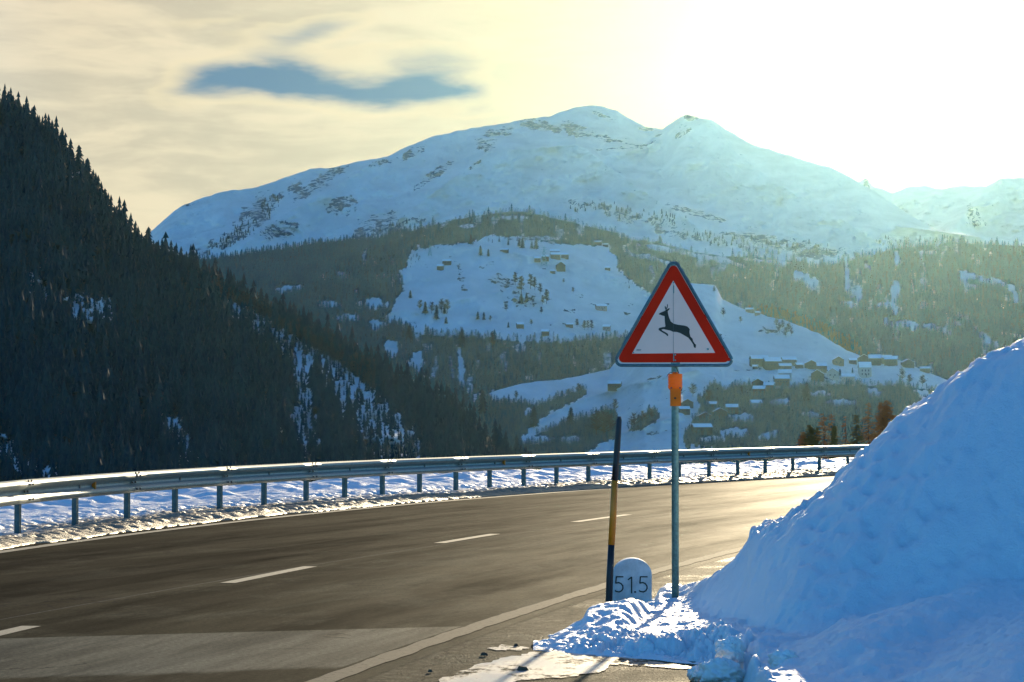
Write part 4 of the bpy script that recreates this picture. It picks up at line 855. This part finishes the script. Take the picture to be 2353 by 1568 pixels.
# ------------------------------------------------------------------ guardrail
def guardrail():
    A = np.array([(x, y) for x, y in zip(XR, Ys)]); arc = np.concatenate([[0], np.cumsum(np.hypot(*np.diff(A, axis=0).T))])
    gr = empty('guardrail', (0, 0, 0), 'long galvanised steel guardrail curving along the far edge of the road', 'guardrail')
    def pt(a): return np.interp(a, arc, A[:, 0]), np.interp(a, arc, A[:, 1])
    # station of the first visible post
    a0 = float(np.interp(rpts[0][1], A[:, 1], arc))
    prof = [(.0, .31), (-.035, .30), (-.075, .275), (-.083, .25), (-.075, .225), (-.03, .19), (-.006, .175), (-.006, .135), (-.03, .12), (-.075, .085), (-.083, .06), (-.075, .035), (-.035, .01), (.0, 0)]
    pxs = [60, 190, 308, 417, 519, 620, 716, 804, 890, 975, 1058, 1135, 1213, 1288, 1361, 1431, 1501, 1569, 1637, 1703, 1766, 1829, 1890, 1955]
    aa = np.linspace(arc[0], arc[-1], 4000); cx_ = np.interp(aa, arc, A[:, 0]); cy_ = np.interp(aa, arc, A[:, 1]); gpx = (512+F*cx_/cy_)/K
    sel = (cy_ > 28) & (cy_ < 84); stn = list(np.interp(pxs, gpx[sel], aa[sel]))
    for _ in range(6): stn.insert(0, stn[0]-2.4)
    while stn[-1]+2 < arc[-1]: stn.append(stn[-1]+2.)
    if len(stn) % 2 == 0: stn.pop()
    zb = .45
    post = MB(); hgt = .84
    post.box((0, .0, hgt/2-.2), (.10, .006, hgt)); post.box((-.052, .03, hgt/2-.2), (.006, .062, hgt)); post.box((.052, .03, hgt/2-.2), (.006, .062, hgt))
    pm = None; bm_ = None; bolt = None
    for k in range(0, (len(stn)-1)//2):
        s0 = stn[2*k]; span = stn[2*k+2]-s0; ps = np.linspace(s0-.16, s0+span, 9)
        V = []
        for i, a in enumerate(ps):
            x, y = pt(a); x2, y2 = pt(a+.05); tx, ty = x2-x, y2-y; L = math.hypot(tx, ty); tx /= L; ty /= L; nx, ny = ty, -tx   # towards the road
            off = .0035 if i == 0 else 0
            for th in (0, .004):
                for (d, z) in prof: V.append((x-nx*(d+th-.0-off), y-ny*(d+th-off), zb+z))
        n = len(prof); V = np.array(V); nb = 2*n; Fa = []
        # flip: profile bulges toward the road
        for i in range(len(ps)-1):
            for j in range(n-1):
                a_, b_ = i*nb+j, (i+1)*nb+j; Fa.append((a_, a_+1, b_+1, b_)); Fa.append((a_+n, b_+n, b_+n+1, a_+n+1))
            for j in (0, n-1): a_, b_ = i*nb+j, (i+1)*nb+j; Fa.append((a_, b_, b_+n, a_+n))
        for i in (0, len(ps)-1):
            for j in range(n-1): a_ = i*nb+j; Fa.append((a_, a_+1, a_+n+1, a_+n))
        mesh_np('beam', V, Fa, M_galv, True, gr)
        for q in (0, 1):
            sq = stn[2*k+q]; x, y = pt(sq); x2, y2 = pt(sq+.05); rz = math.atan2(y2-y, x2-x); nx, ny = math.sin(rz), -math.cos(rz)
            if pm is None: po = post.build('post', M_post, gr, link=True); pm = po.data
            else: po = bpy.data.objects.new('post', pm); COL.objects.link(po); po.parent = gr
            po.location = (x-nx*.07, y-ny*.07, .05); po.rotation_euler = (0, 0, rz)
            # spacer and bolts
            sb = MB().box((0, 0, 0), (.07, .06, .16)) if bm_ is None else None
            if sb: so = sb.build('spacer', M_galv_d, gr); bm_ = so.data
            else: so = bpy.data.objects.new('spacer', bm_); COL.objects.link(so); so.parent = gr
            so.location = (x-nx*.035, y-ny*.035, .605); so.rotation_euler = (0, 0, rz)
        # bolts at the joint
        bb = MB()
        for da in (.03, -.12):
            for (d, z) in ((.083, .25), (.06, .292), (.083, .06), (.012, .155)):
                x, y = pt(s0+da); x2, y2 = pt(s0+da+.05); rz = math.atan2(y2-y, x2-x); nx, ny = math.sin(rz), -math.cos(rz)
                c = Vector((x+nx*(d+.004), y+ny*(d+.004), zb+z)); bb.tube([c, c+Vector((nx, ny, .15))*.016], .017, 6)
        x, y = pt(s0+span/2); x2, y2 = pt(s0+span/2+.05); rz = math.atan2(y2-y, x2-x); nx, ny = math.sin(rz), -math.cos(rz); bb.box((x+nx*.012, y+ny*.012, zb+.155), (.05, .012, .05), rz)
        bo = bb.build('bolts', M_bolt, gr); bo['kind'] = 'stuff'
        if k in (3, 8, 12):
            x, y = pt(s0+span*.62); x2, y2 = pt(s0+span*.62+.05); rz = math.atan2(y2-y, x2-x); nx, ny = math.sin(rz), -math.cos(rz)
            MB().box((x+nx*.03, y+ny*.03, zb+.155), (.05, .05, .10), rz).build('reflector', M_yellow, gr)
guardrail()

# ------------------------------------------------------------------ snowbank
def bank():
    gx = np.concatenate([np.arange(1225, 1760, 2.6), np.arange(1760, 2480, 4.2), np.arange(2480, 3000, 12), np.geomspace(3000, 7000, 60)]); D = np.concatenate([np.arange(8, 13.2, .1), np.arange(13.2, 23.5, .026), np.arange(23.5, 29, .045), np.arange(29, 40, .3)])
    G, DD = np.meshgrid(gx, D)
    def I(tab, sm=0):
        if not sm: return np.interp(G, [a for a, _ in tab], [b for _, b in tab])
        q = np.arange(1100, 7100, 2.); v = np.interp(q, [a for a, _ in tab], [b for _, b in tab]); k = np.exp(-(np.arange(-60, 61)*2./sm)**2/2); k /= k.sum()
        v = np.convolve(np.pad(v, 60, 'edge'), k, 'valid'); return np.interp(G, q, v)
    ysil = I([(1225, 1488), (1270, 1465), (1300, 1448), (1335, 1425), (1350, 1402), (1375, 1390), (1400, 1382), (1425, 1378), (1455, 1376), (1480, 1384), (1500, 1388), (1515, 1352), (1530, 1340), (1565, 1345), (1590, 1340), (1620, 1325), (1650, 1308), (1690, 1278), (1708, 1262), (1718, 1250), (1722, 1234), (1735, 1220), (1765, 1205), (1800, 1190), (1850, 1162), (1890, 1135), (1915, 1112), (1930, 1095), (1950, 1074), (1967, 1055), (1985, 1040), (2003, 1022), (2030, 998), (2060, 970), (2100, 940), (2140, 912), (2200, 868), (2260, 828), (2353, 780), (2500, 715), (3000, 650)])
    Dc = I([(1225, 18.2), (1300, 19.4), (1350, 20.3), (1400, 20.5), (1450, 20.6), (1485, 20.9), (1505, 23.3), (1575, 23.3), (1610, 22.3), (1700, 20.8), (1760, 20.1), (1850, 19.8), (2000, 20.2), (2100, 20.2), (2200, 20.0), (2353, 19.6), (3000, 18)], 22)
    zc = EYE+(958-ysil)*Dc*K/F
    De = I([(1225, 18.05), (1240, 18.0), (1300, 17.75), (1450, 17.4), (1560, 17.15), (1640, 16.9), (1665, 16.6), (1690, 15.9), (1720, 15.3), (1760, 13.6), (1800, 11), (3000, 9)])
    Db = I([(1225, 18.35), (1300, 19.9), (1350, 21.0), (1400, 21.6), (1485, 22.2), (1510, 24.3), (1600, 24.3), (1700, 24), (1800, 25), (3000, 24)], 20)
    Df = I([(1225, 18.1), (1340, 18.9), (1400, 18.9), (1475, 19.1), (1500, 22.1), (1580, 22.1), (1630, 20.0), (1700, 18.6), (1760, 17.4), (1850, 16.6), (2000, 16.9), (2200, 17.2), (2353, 17.4), (3000, 16.5)], 30)
    x, _ = ray(G*K, 341+0*G); X = x*DD; Y = DD
    De = De+.10*fbm(X*2.6, Y*0, 4, 2)+.05*fbm(X*9, Y*0, 3, 3)
    A = I([(1225, .015), (1300, .035), (1400, .05), (1500, .03), (1580, .04), (1640, .10), (1700, .13), (1900, .22), (2353, .46), (3000, .6)], 30)*(1-.55*sstep(16.4-DD, 0, 3.5)*sstep(G, 1700, 1900))
    zc = np.maximum(zc, A+.0)
    u = np.clip((DD-Df)/np.maximum(Dc-Df, .3), 0, 1)
    S_ = np.sin(np.pi/2*u**1.2)
    z = A+(zc-A)*S_
    # crest roll over and back slope down to the road
    bk = np.maximum(0, DD-Dc); run = np.maximum(Db-Dc, .5); z = z*(1-sstep(bk/run, .0, 1.0))-.05*sstep(bk/run, .9, 1.2)
    z = z*np.where(bk > 0, 1, 1)
    fr_ = sstep(DD-De, -.02, .7); z = z*np.sqrt(fr_)
    inside = sstep(DD-De, 0, .25)*(1-sstep(bk/run, .75, 1.05))
    # ploughed crumbs at the front edge
    lumpm = I([(1225, .15), (1290, .35), (1390, 1), (1640, 1), (1720, .9), (1800, .35), (1900, .05), (3000, 0)])*(1-sstep(DD-De, 1.15, 1.75)*I([(1225, 1), (1700, 1), (1760, .6), (3000, .3)]))
    wx = X+.04*fbm(X*7, Y*7, 2, 40); wy = Y+.05*fbm(X*7, Y*5, 2, 41)
    hs = lambda d: np.sqrt(np.maximum(0, 1-(d/.62)**2)); L1 = hs(worley(wx*4.2, wy*2.6, 21)); L2 = hs(worley(wx*9.5, wy*6.5, 22)); L3 = hs(worley(wx*21, wy*15, 23))
    ridge_ = np.exp(-((DD-De-.95)/.42)**2)*I([(1225, .02), (1330, .06), (1400, .10), (1600, .11), (1700, .06), (1800, 0), (3000, 0)])
    L4 = hs(worley(wx*40, wy*26, 24)); v1 = vnoise(X*2.3, Y*1.7, 90); v2 = vnoise(X*3.1, Y*2.2, 91); lumps = L1*.10*v1+L2*.10*v2*(.4+v1)+L3*.04*(.4+v2)+L4*.013+.05*fbm(X*3.5, Y*2.5, 4, 92)-.085+ridge_*.8
    z = z+lumps*lumpm*inside
    # smooth wind-worn face: long drifts plus little dimples
    fm = (1-lumpm)*inside
    fall = sstep(u, .02, .25)
    calm = sstep(G, 1540, 1680)*.95+.05; dr = fbm(X*.9-Y*.35, Y*.35, 4, 50)*.14+fbm(X*3.2-Y*1.2, Y*1.1, 4, 51)*.06; dr = dr*calm
    dim = worley(X*6.5+.6*Y, Y*3.4, 52); dim = -.04*np.exp(-(dim/.30)**2)*(.3+vnoise(X*1.5, Y*1.5, 57)); fine = fbm(X*12, Y*8, 4, 53)*.022
    z = z+(dr*(1-sstep(u, .8, 1.)*.6)+dim*fall+fine)*fm
    cn = np.exp(-((u-.96)/.10)**2)*(fbm(X*7+Y*2, Y*5, 4, 70)*.075+fbm(X*20, Y*16, 3, 71)*.035)*sstep(zc, .25, .7)
    z = z+cn*inside
    terr = .065*np.sin((DD*.9-X*1.3)*2.3+2*fbm(X*.6, Y*.4, 2, 55))*(1-fall)*I([(1225, 0), (1750, 0), (1900, 1), (3000, 1)])
    z = z+terr*inside
    z = np.where(fr_ <= 0, -.04, z)
    V = np.stack([X, Y, z], -1); o = mesh_np('snowbank', V.reshape(-1, 3), grid_faces(*G.shape), M_snow)
    tag(o, 'big ploughed bank of blue shaded snow filling the right foreground', 'snowbank')
    attr(o, 'dirt', np.clip(.55*np.exp(-np.maximum(DD-De, 0)/.10)*lumpm-.25, -.3, 1)); return o
bank()
def chunk(name, gx, gy, z, r, label, seed, sx=1., sz=1.):
    c = ground(gx, gy, z); n = 44; th, ph = np.meshgrid(np.linspace(0, math.pi, n), np.linspace(0, 2*math.pi, 2*n)); d = np.stack([np.sin(th)*np.cos(ph), np.sin(th)*np.sin(ph), np.cos(th)], -1)
    q = 1-.12*np.maximum(0, .5-worley(d[..., 0]*6+seed, d[..., 2]*6+d[..., 1]*5, seed+7))*2+.05*fbm(d[..., 0]*9+seed, d[..., 2]*9+d[..., 1]*7, 3, seed)+.30*fbm(d[..., 0]*2.1+seed*3, d[..., 1]*2.1+d[..., 2]*2.7+seed, 4, seed)+.22*(.5-worley(d[..., 0]*2.2+seed, d[..., 2]*2.2+d[..., 1], seed+3))
    q[-1] = q[0]; q[:, 0] = q[:, 0].mean(); q[:, -1] = q[:, -1].mean()
    V = d*q[..., None]*r*np.array([sx, 1., sz]); o = mesh_np(name, V.reshape(-1, 3), grid_faces(*th.shape), M_chunk); o.location = tuple(c+np.array([0, 0, r*.35])); tag(o, label, 'snow lump', 'loose lumps of frozen snow'); return o
chunk('snow_lump', 1678, 1512, .13, .085, 'upright brownish lump of frozen snow on the front of the snowbank', 3, 1.0, 1.15)
chunk('snow_lump', 1655, 1566, .02, .115, 'wide flat topped lump of frozen snow on the asphalt at the bottom edge', 8, 1.25, .85)
chunk('snow_lump', 1605, 1558, .02, .06, 'small lump of frozen snow left of the wide flat topped one', 5, 1., .9)
chunk('snow_lump', 1800, 1530, .16, .075, 'rounded lump of snow further right in front of the bank', 12, 1.1, .8)

# melt water and ice sheet on the shoulder, with bits of debris
def sheet(name, poly, mat, z, seed=0):
    P = []
    n = len(poly)
    for i in range(n):
        a = np.array(poly[i], float); b = np.array(poly[(i+1) % n], float)
        for t in np.linspace(0, 1, 7)[:-1]:
            q = a*(1-t)+b*t; L = np.linalg.norm(b-a); j = fbm(np.array([q[0]*.09+seed]), np.array([q[1]*.2]), 3, seed)[0]; P.append(ground(q[0]+j*min(L, 60)*.28, q[1]+j*3.5, z))
    me = bpy.data.meshes.new(name); me.from_pydata([tuple(p) for p in P], [], [tuple(range(len(P)))[::-1]]); me.materials.append(mat); me.update()
    if me.polygons[0].normal.z < 0: me.flip_normals()
    o = bpy.data.objects.new(name, me); COL.objects.link(o); return o
tag(sheet('ice_patch', [(985, 1580), (1040, 1545), (1120, 1520), (1190, 1505), (1235, 1490), (1290, 1495), (1450, 1512), (1600, 1532), (1560, 1537), (1470, 1529), (1400, 1526), (1380, 1545), (1300, 1556), (1220, 1560), (1150, 1575), (1100, 1580)], M_ice, .006, 3), 'large patch of wet melting ice on the asphalt in front of the snowbank', 'ice patch')
tag(sheet('ice_patch', [(1115, 1488), (1160, 1482), (1215, 1487), (1190, 1495), (1140, 1494)], M_ice, .006, 5), 'small wet ice patch left of the tip of the snowbank', 'ice patch')
for i, (x, y, w, l) in enumerate(((1112, 1504, .026, 'dark chip of wood on the asphalt left of the snowbank tip'), (989, 1542, .018, 'dark pebble on the shoulder near the bottom edge'), (1200, 1538, .035, 'dark twig scrap lying on the ice patch'), (1185, 1483, .022, 'dark crumbs of grit beside the small ice patch'))):
    c = ground(x, y, .012); b = MB(); r_ = random.Random(i)
    ang = [0, .9, 1.9, 2.8, 3.9, 5.1]; base = [(math.cos(a)*w*r_.uniform(.7, 1.2), math.sin(a)*w*r_.uniform(.5, .9)*1.6) for a in ang]
    b.add([(x_, y_, -.006) for x_, y_ in base]+[(x_*.6, y_*.6, w*r_.uniform(.35, .6)) for x_, y_ in base], [tuple(range(6, 12))]+[(k, (k+1) % 6, (k+1) % 6+6, k+6) for k in range(6)])
    o = b.build('debris', M_bark); o.location = tuple(c); tag(o, l, 'debris')

# ------------------------------------------------------------------ warning sign
UNIT = .000929     # metres per survey unit of the sign drawing
SX, SY = at(675.2, 500, 22.4)[0], 22.4
def sp(x, y):      # drawing -> local xz of the sign (origin: post axis on the ground)
    gy = (1000+y*.4464)/4; z = float(at(600, gy, SY-.05)[2]); return ((x-786)*UNIT, z)
def rtri(c, r, n=8):
    """rounded triangle from three arc centres (drawing coords, clockwise from apex)"""
    C = [Vector(sp(*q)) for q in c]; r = r*UNIT; P = []
    for i in range(3):
        a, b, d = C[i-1], C[i], C[(i+1) % 3]
        e1 = (b-a).normalized(); e2 = (d-b).normalized(); n1 = Vector((-e1.y, e1.x)); n2 = Vector((-e2.y, e2.x))
        if (C[0]+C[1]+C[2]).dot(n1)/3 > a.dot(n1): n1 = -n1
        if (C[0]+C[1]+C[2]).dot(n2)/3 > b.dot(n2): n2 = -n2
        a1 = math.atan2(n1.y, n1.x); a2 = math.atan2(n2.y, n2.x); dlt = (a2-a1+math.pi) % (2*math.pi)-math.pi
        for k in range(n+1): w = a1+dlt*k/n; P.append((b.x+math.cos(w)*r, b.y+math.sin(w)*r))
    return P
def ccw(P):
    a = sum(P[i-1][0]*P[i][1]-P[i][0]*P[i-1][1] for i in range(len(P))); return P if a > 0 else P[::-1]
def sign():
    e = empty('deer_warning_sign', (SX, SY, 0), 'red bordered triangular deer crossing warning sign on a grey steel post in the snow', 'road sign')
    z0 = -.1
    MB().tube([(0, 0, z0), (0, 0, 2.02), (0, 0, sp(0, 1000)[1]+.12)], .030, 20).build('post', M_galv_d, e, True)
    fr_ = rtri([(773, 164), (1239, 984), (307, 984)], 50, 10); MB().tube([(x, -.055, z) for x, z in fr_], .0135, 10, closed=True).build('frame', M_frame, e, True)
    pan = ccw(rtri([(771, 180), (1222, 966), (322, 968)], 40)); MB().prism(pan, -.060, -.054).build('panel', M_red, e)
    # white rim painted in for sunlight on the frame's inner strips
    edge = ccw(rtri([(771, 177), (1226, 969), (318, 971)], 47)); MB().prism(edge, -.0535, -.050).build('glint_backing', M_opal, e)
    inner = ccw([sp(768, 274), sp(1142, 922), sp(398, 929)]); MB().prism(inner, -.0615, -.0603).build('white_field', M_white, e)
    deer = [(637, 572), (655, 561), (690, 547), (699, 540), (697, 530), (690, 512), (691, 506), (699, 505), (704, 520), (711, 508), (713, 488), (717, 485), (720, 495), (718, 512), (709, 528), (708, 538), (714, 529), (728, 522), (737, 523), (730, 537), (718, 548), (722, 575), (732, 610), (745, 640), (770, 660), (810, 670), (870, 678), (893, 686), (908, 700), (917, 716), (912, 724), (913, 745), (920, 775), (940, 796), (944, 815), (958, 838), (971, 850), (968, 875), (960, 879), (950, 868), (947, 850), (925, 815), (900, 785), (860, 762), (830, 745), (800, 735), (765, 733), (740, 722), (700, 714), (680, 709), (662, 713), (668, 722), (700, 739), (717, 750), (722, 762), (720, 773), (712, 769), (700, 756), (665, 736), (640, 720), (634, 708), (645, 698), (670, 692), (693, 690), (697, 680), (692, 640), (690, 600), (688, 592), (672, 589), (655, 582), (640, 578)]
    poly_part('deer_emblem', [sp(*q) for q in deer], -.0628, -.0618, M_black, e)
    # fold seam, hinges, rivets, maker marks
    a, b = sp(768, 290), sp(768, 1000); MB().box((a[0], -.0624, (a[1]+b[1])/2), (.0022, .0012, a[1]-b[1])).build('fold_seam', M_bolt, e)
    for y0, y1 in ((318, 388), (928, 996)):
        a, b = sp(771, y0), sp(771, y1); h = MB().box((a[0], -.064, (a[1]+b[1])/2), (.008, .003, a[1]-b[1])).build('hinge', M_galv_d, e)
        for f in (.15, .38, .62, .85):
            z = b[1]+(a[1]-b[1])*f; MB().box((a[0]+.002, -.0662, z), (.004, .001, .008)).build('hinge_knuckle', M_bolt, h)
    for x, y in ((770, 292), (1076, 889), (412, 919), (785, 939), (785, 988)):
        p = sp(x, y); r = .009 if x == 1076 else .006; MB().tube([(p[0], -.0618, p[1]), (p[0], -.066, p[1])], r, 12).build('rivet', M_galv_d, e)
    # small printed maker mark
    mk = MB()
    for k in range(4):
        p = sp(444+k*10, 896); mk.tube([(p[0]+math.cos(w)*.0045, -.0624, p[1]+math.sin(w)*.005) for w in np.linspace(0, 6.28*.86, 8)], .0012, 4)
    mk.build('printed_mark', M_black, e)
    p = sp(1076, 889); MB().tube([(p[0]+.0, -.0665, p[1]-.005), (p[0]+.004, -.0665, p[1]+.004)], .0012, 4).build('printed_mark', M_black, e)
    # frame brackets across the gap
    for x, y, x2, y2 in ((487, 600, 500, 606), (322, 885, 336, 892), (1050, 596, 1064, 590), (1205, 875, 1219, 868), (1262, 985, 1268, 975), (770, 118, 770, 150)):
        a, b = sp(x, y), sp(x2, y2); MB().box(((a[0]+b[0])/2, -.0555, (a[1]+b[1])/2), (.036, .006, .028)).build('bracket', M_red if y > 500 else M_galv_d, e)
    MB().box((0, -.032, sp(0, 1010)[1]), (.075, .05, .03)).build('clamp', M_galv_d, e); MB().box((0, -.032, sp(0, 420)[1]), (.075, .05, .03)).build('clamp', M_galv_d, e)
    c = sp(786, 1035); MB().tube([(c[0], -.05, c[1]), (c[0]+.012, -.06, c[1]-.03), (c[0]+.03, -.06, c[1]-.065)], .0035, 6).build('cable', M_rubber, e, True)
    return e
def poly_part(name, P, y0, y1, mat, parent):
    """concave outline -> thin plate (tessellated)"""
    from mathutils.geometry import tessellate_polygon
    P = ccw(P); V = [Vector((x, 0, z)) for x, z in P]; tris = tessellate_polygon([V]); n = len(P)
    VV = [(x, y0, z) for x, z in P]+[(x, y1, z) for x, z in P]; Fa = []
    for t in tris:
        a, b, c = t; A = (P[b][0]-P[a][0])*(P[c][1]-P[a][1])-(P[c][0]-P[a][0])*(P[b][1]-P[a][1])
        if A < 0: a, c = c, a
        Fa.append((a, b, c)); Fa.append((c+n, b+n, a+n))
    Fa += [(i, i+n, (i+1) % n+n, (i+1) % n) for i in range(n)]
    return mesh_np(name, VV, Fa, mat, False, parent)
sign_o = sign()
def lamp():
    zt = lambda y: sp(786, y)[1]; x0 = (783-786)*UNIT
    e = empty('warning_lamp', (SX, SY-.075, zt(1400)), 'orange battery warning lamp strapped to the post under the deer sign', 'warning lamp'); z_ = lambda y: zt(y)-zt(1400)
    def ring(prof, name, mat, smooth=True, flat=1.):
        V = []; Fa = []; n = 28
        for r, z in prof:
            for k in range(n): w = 2*math.pi*k/n; V.append((x0+math.cos(w)*r, math.sin(w)*r*flat, z))
        for i in range(len(prof)-1):
            for k in range(n): Fa.append((i*n+k, i*n+(k+1) % n, (i+1)*n+(k+1) % n, (i+1)*n+k))
        Fa += [tuple(range(n))[::-1], tuple((len(prof)-1)*n+k for k in range(n))]
        return mesh_np(name, V, Fa, mat, False, e)
    zl, zh = z_(1240), z_(1112); P = [(.045, zl-.004), (.0585, zl), (.0600, zl+.006)]
    k = 9
    for i in range(k): z = zl+.008+(zh-zl-.016)*i/(k-1); P.append((.0600 if i % 2 else .0575, z))
    P += [(.0605, zh-.004), (.058, zh), (.02, zh+.006)]
    lens = ring(P, 'lens', M_lens)
    ring([(.024, zh+.004), (.022, zh+.016), (.008, zh+.018)], 'cap', M_orange)
    MB().tube([(x0, -.03, zh+.012), (x0, -.036, zh+.012)], .005, 8).build('screw', M_bolt, e)
    MB().box((x0+.002, 0, (z_(1250)+z_(1398))/2), (.086, .085, z_(1250)-z_(1398))).build('battery_housing', M_orange, e)
    MB().box((x0+.004, -.0455, z_(1365)), (.062, .006, .055)).build('housing_cover', M_orange, e)
    MB().box((x0, 0, z_(1246)), (.10, .09, .012)).build('collar', M_orange, e)
    for s_ in (-.036, .036): MB().tube([(x0+s_, -.05, z_(1236)), (x0+s_, -.062, z_(1236))], .0065, 10).build('bolt', M_bolt, e)
    MB().tube([(x0-.004, -.048, z_(1328)), (x0-.004, -.055, z_(1328))], .0085, 12).build('key_hole', M_rubber, e, True)
    # white reflector disc on its right flank
    V = []; Fa = []; n = 20
    for i, (r, d) in enumerate(((.03, .046), (.029, .056), (.02, .064), (.004, .067))):
        for q in range(n): w = 2*math.pi*q/n; V.append((x0+d, math.cos(w)*r, z_(1335)+math.sin(w)*r))
    for i in range(3):
        for q in range(n): Fa.append((i*n+q, i*n+(q+1) % n, (i+1)*n+(q+1) % n, (i+1)*n+q))
    Fa.append(tuple(3*n+q for q in range(n))); mesh_np('side_reflector', V, Fa, M_opal, True, e)
    MB().tube([(x0-.02, -.02, zh+.016), (x0-.045, -.03, zh+.012), (x0-.066, -.03, zh-.008), (x0-.071, -.03, zh-.026)], .0024, 6).build('cable', M_rubber, e, True)
    MB().tube([(x0+.05, -.01, zl), (x0+.056, -.01, zl-.012), (x0+.05, -.01, zl-.024)], .002, 6).build('cable', M_rubber, e, True)
lamp()

# ------------------------------------------------------------------ snow pole and kilometre stone
def snow_pole():
    D = 21.95; pts = [(1399, 1392), (1401, 1330), (1405, 1252), (1409, 1180), (1412.5, 1104), (1416, 1060), (1420, 1000), (1422.5, 965), (1423, 957)]
    W = [gat(x, y, D+.0) for x, y in pts]; b0 = W[0]; e = empty('snow_pole', tuple(b0), 'leaning wooden snow pole painted black, yellow and black beside the kilometre stone', 'snow pole')
    L = [Vector((w-b0).tolist()) for w in W]; rr = [.0285, .0285, .0275, .028, .0265, .0265, .025, .0225, .013]
    MB().tube([L[0]-Vector((0, 0, .15))]+L[:3], [rr[0]]+rr[:3], 14).build('lower_shaft', M_blackp, e, True)
    MB().tube(L[2:5], rr[2:5], 14).build('yellow_band', M_yellow, e, True)
    MB().tube(L[4:], rr[4:], 14).build('upper_shaft', M_blackp, e, True)
snow_pole()
def stone():
    D = 22.5; xl = float(gat(1409, 1300, D)[0]); xr = float(gat(1498, 1300, D)[0]); zt = float(gat(1450, 1283, D)[2]); w = xr-xl; cx = (xl+xr)/2
    e = empty('kilometre_stone', (cx, D, 0), 'white round topped kilometre stone marked 51.5 standing in the snow', 'milestone')
    # outline with slightly asymmetric round top
    sh = zt-w*.42; P = [(-w/2, -.1), (w/2, -.1), (w/2, sh)]+[(math.cos(a)*w/2, sh+math.sin(a)*w*.42) for a in np.linspace(.12, math.pi-.12, 18)]+[(-w/2, sh)]
    b = MB().prism(P, 0, .17); o = b.build('body', M_stone, e)
    bv = o.modifiers.new('bevel', 'BEVEL'); bv.width = .012; bv.segments = 3; bv.limit_method = 'ANGLE'
    U = w/215.0   # glyph units: stone is 215 wide in the drawing, digits drawn on it
    ox = -w/2; g = lambda x, y: (ox+(x-445)*U, -.003, zt-(y-848)*U)
    def stroke(pts, name='digit', r=3.6):
        m_ = MB()
        # flat ribbon with rounded joins
        Q = [g(*p) for p in pts]
        for i in range(len(Q)-1):
            a = Vector(Q[i]); b_ = Vector(Q[i+1]); d = (b_-a).normalized(); n = Vector((-d.z, 0, d.x))*r*U; a = a-d*r*U*.5; b_ = b_+d*r*U*.5
            y = Vector((0, -.0004*(i % 2), 0)); m_.add([a+n+y, b_+n+y, b_-n+y, a-n+y], [(0, 1, 2, 3)])
        m_.build(name, M_black, e)
    five = lambda dx: [(500+dx, 950), (462+dx, 950), (459+dx, 985), (476+dx, 982), (489+dx, 988), (498+dx, 1000), (499+dx, 1014), (492+dx, 1027), (478+dx, 1034), (462+dx, 1031), (456+dx, 1027)]
    stroke(five(0)); stroke([(528, 966), (547, 952), (547, 1040)]); stroke(five(134))
    stroke([(563, 1034), (570, 1034)], 'decimal_point', 4.5)
stone()

sc.render.engine = 'CYCLES'
sc.cycles.use_denoising = True; sc.cycles.max_bounces = 6; sc.cycles.diffuse_bounces = 3; sc.cycles.glossy_bounces = 2; sc.cycles.volume_bounces = 0; sc.cycles.transmission_bounces = 2
sc.cycles.sample_clamp_indirect = 6
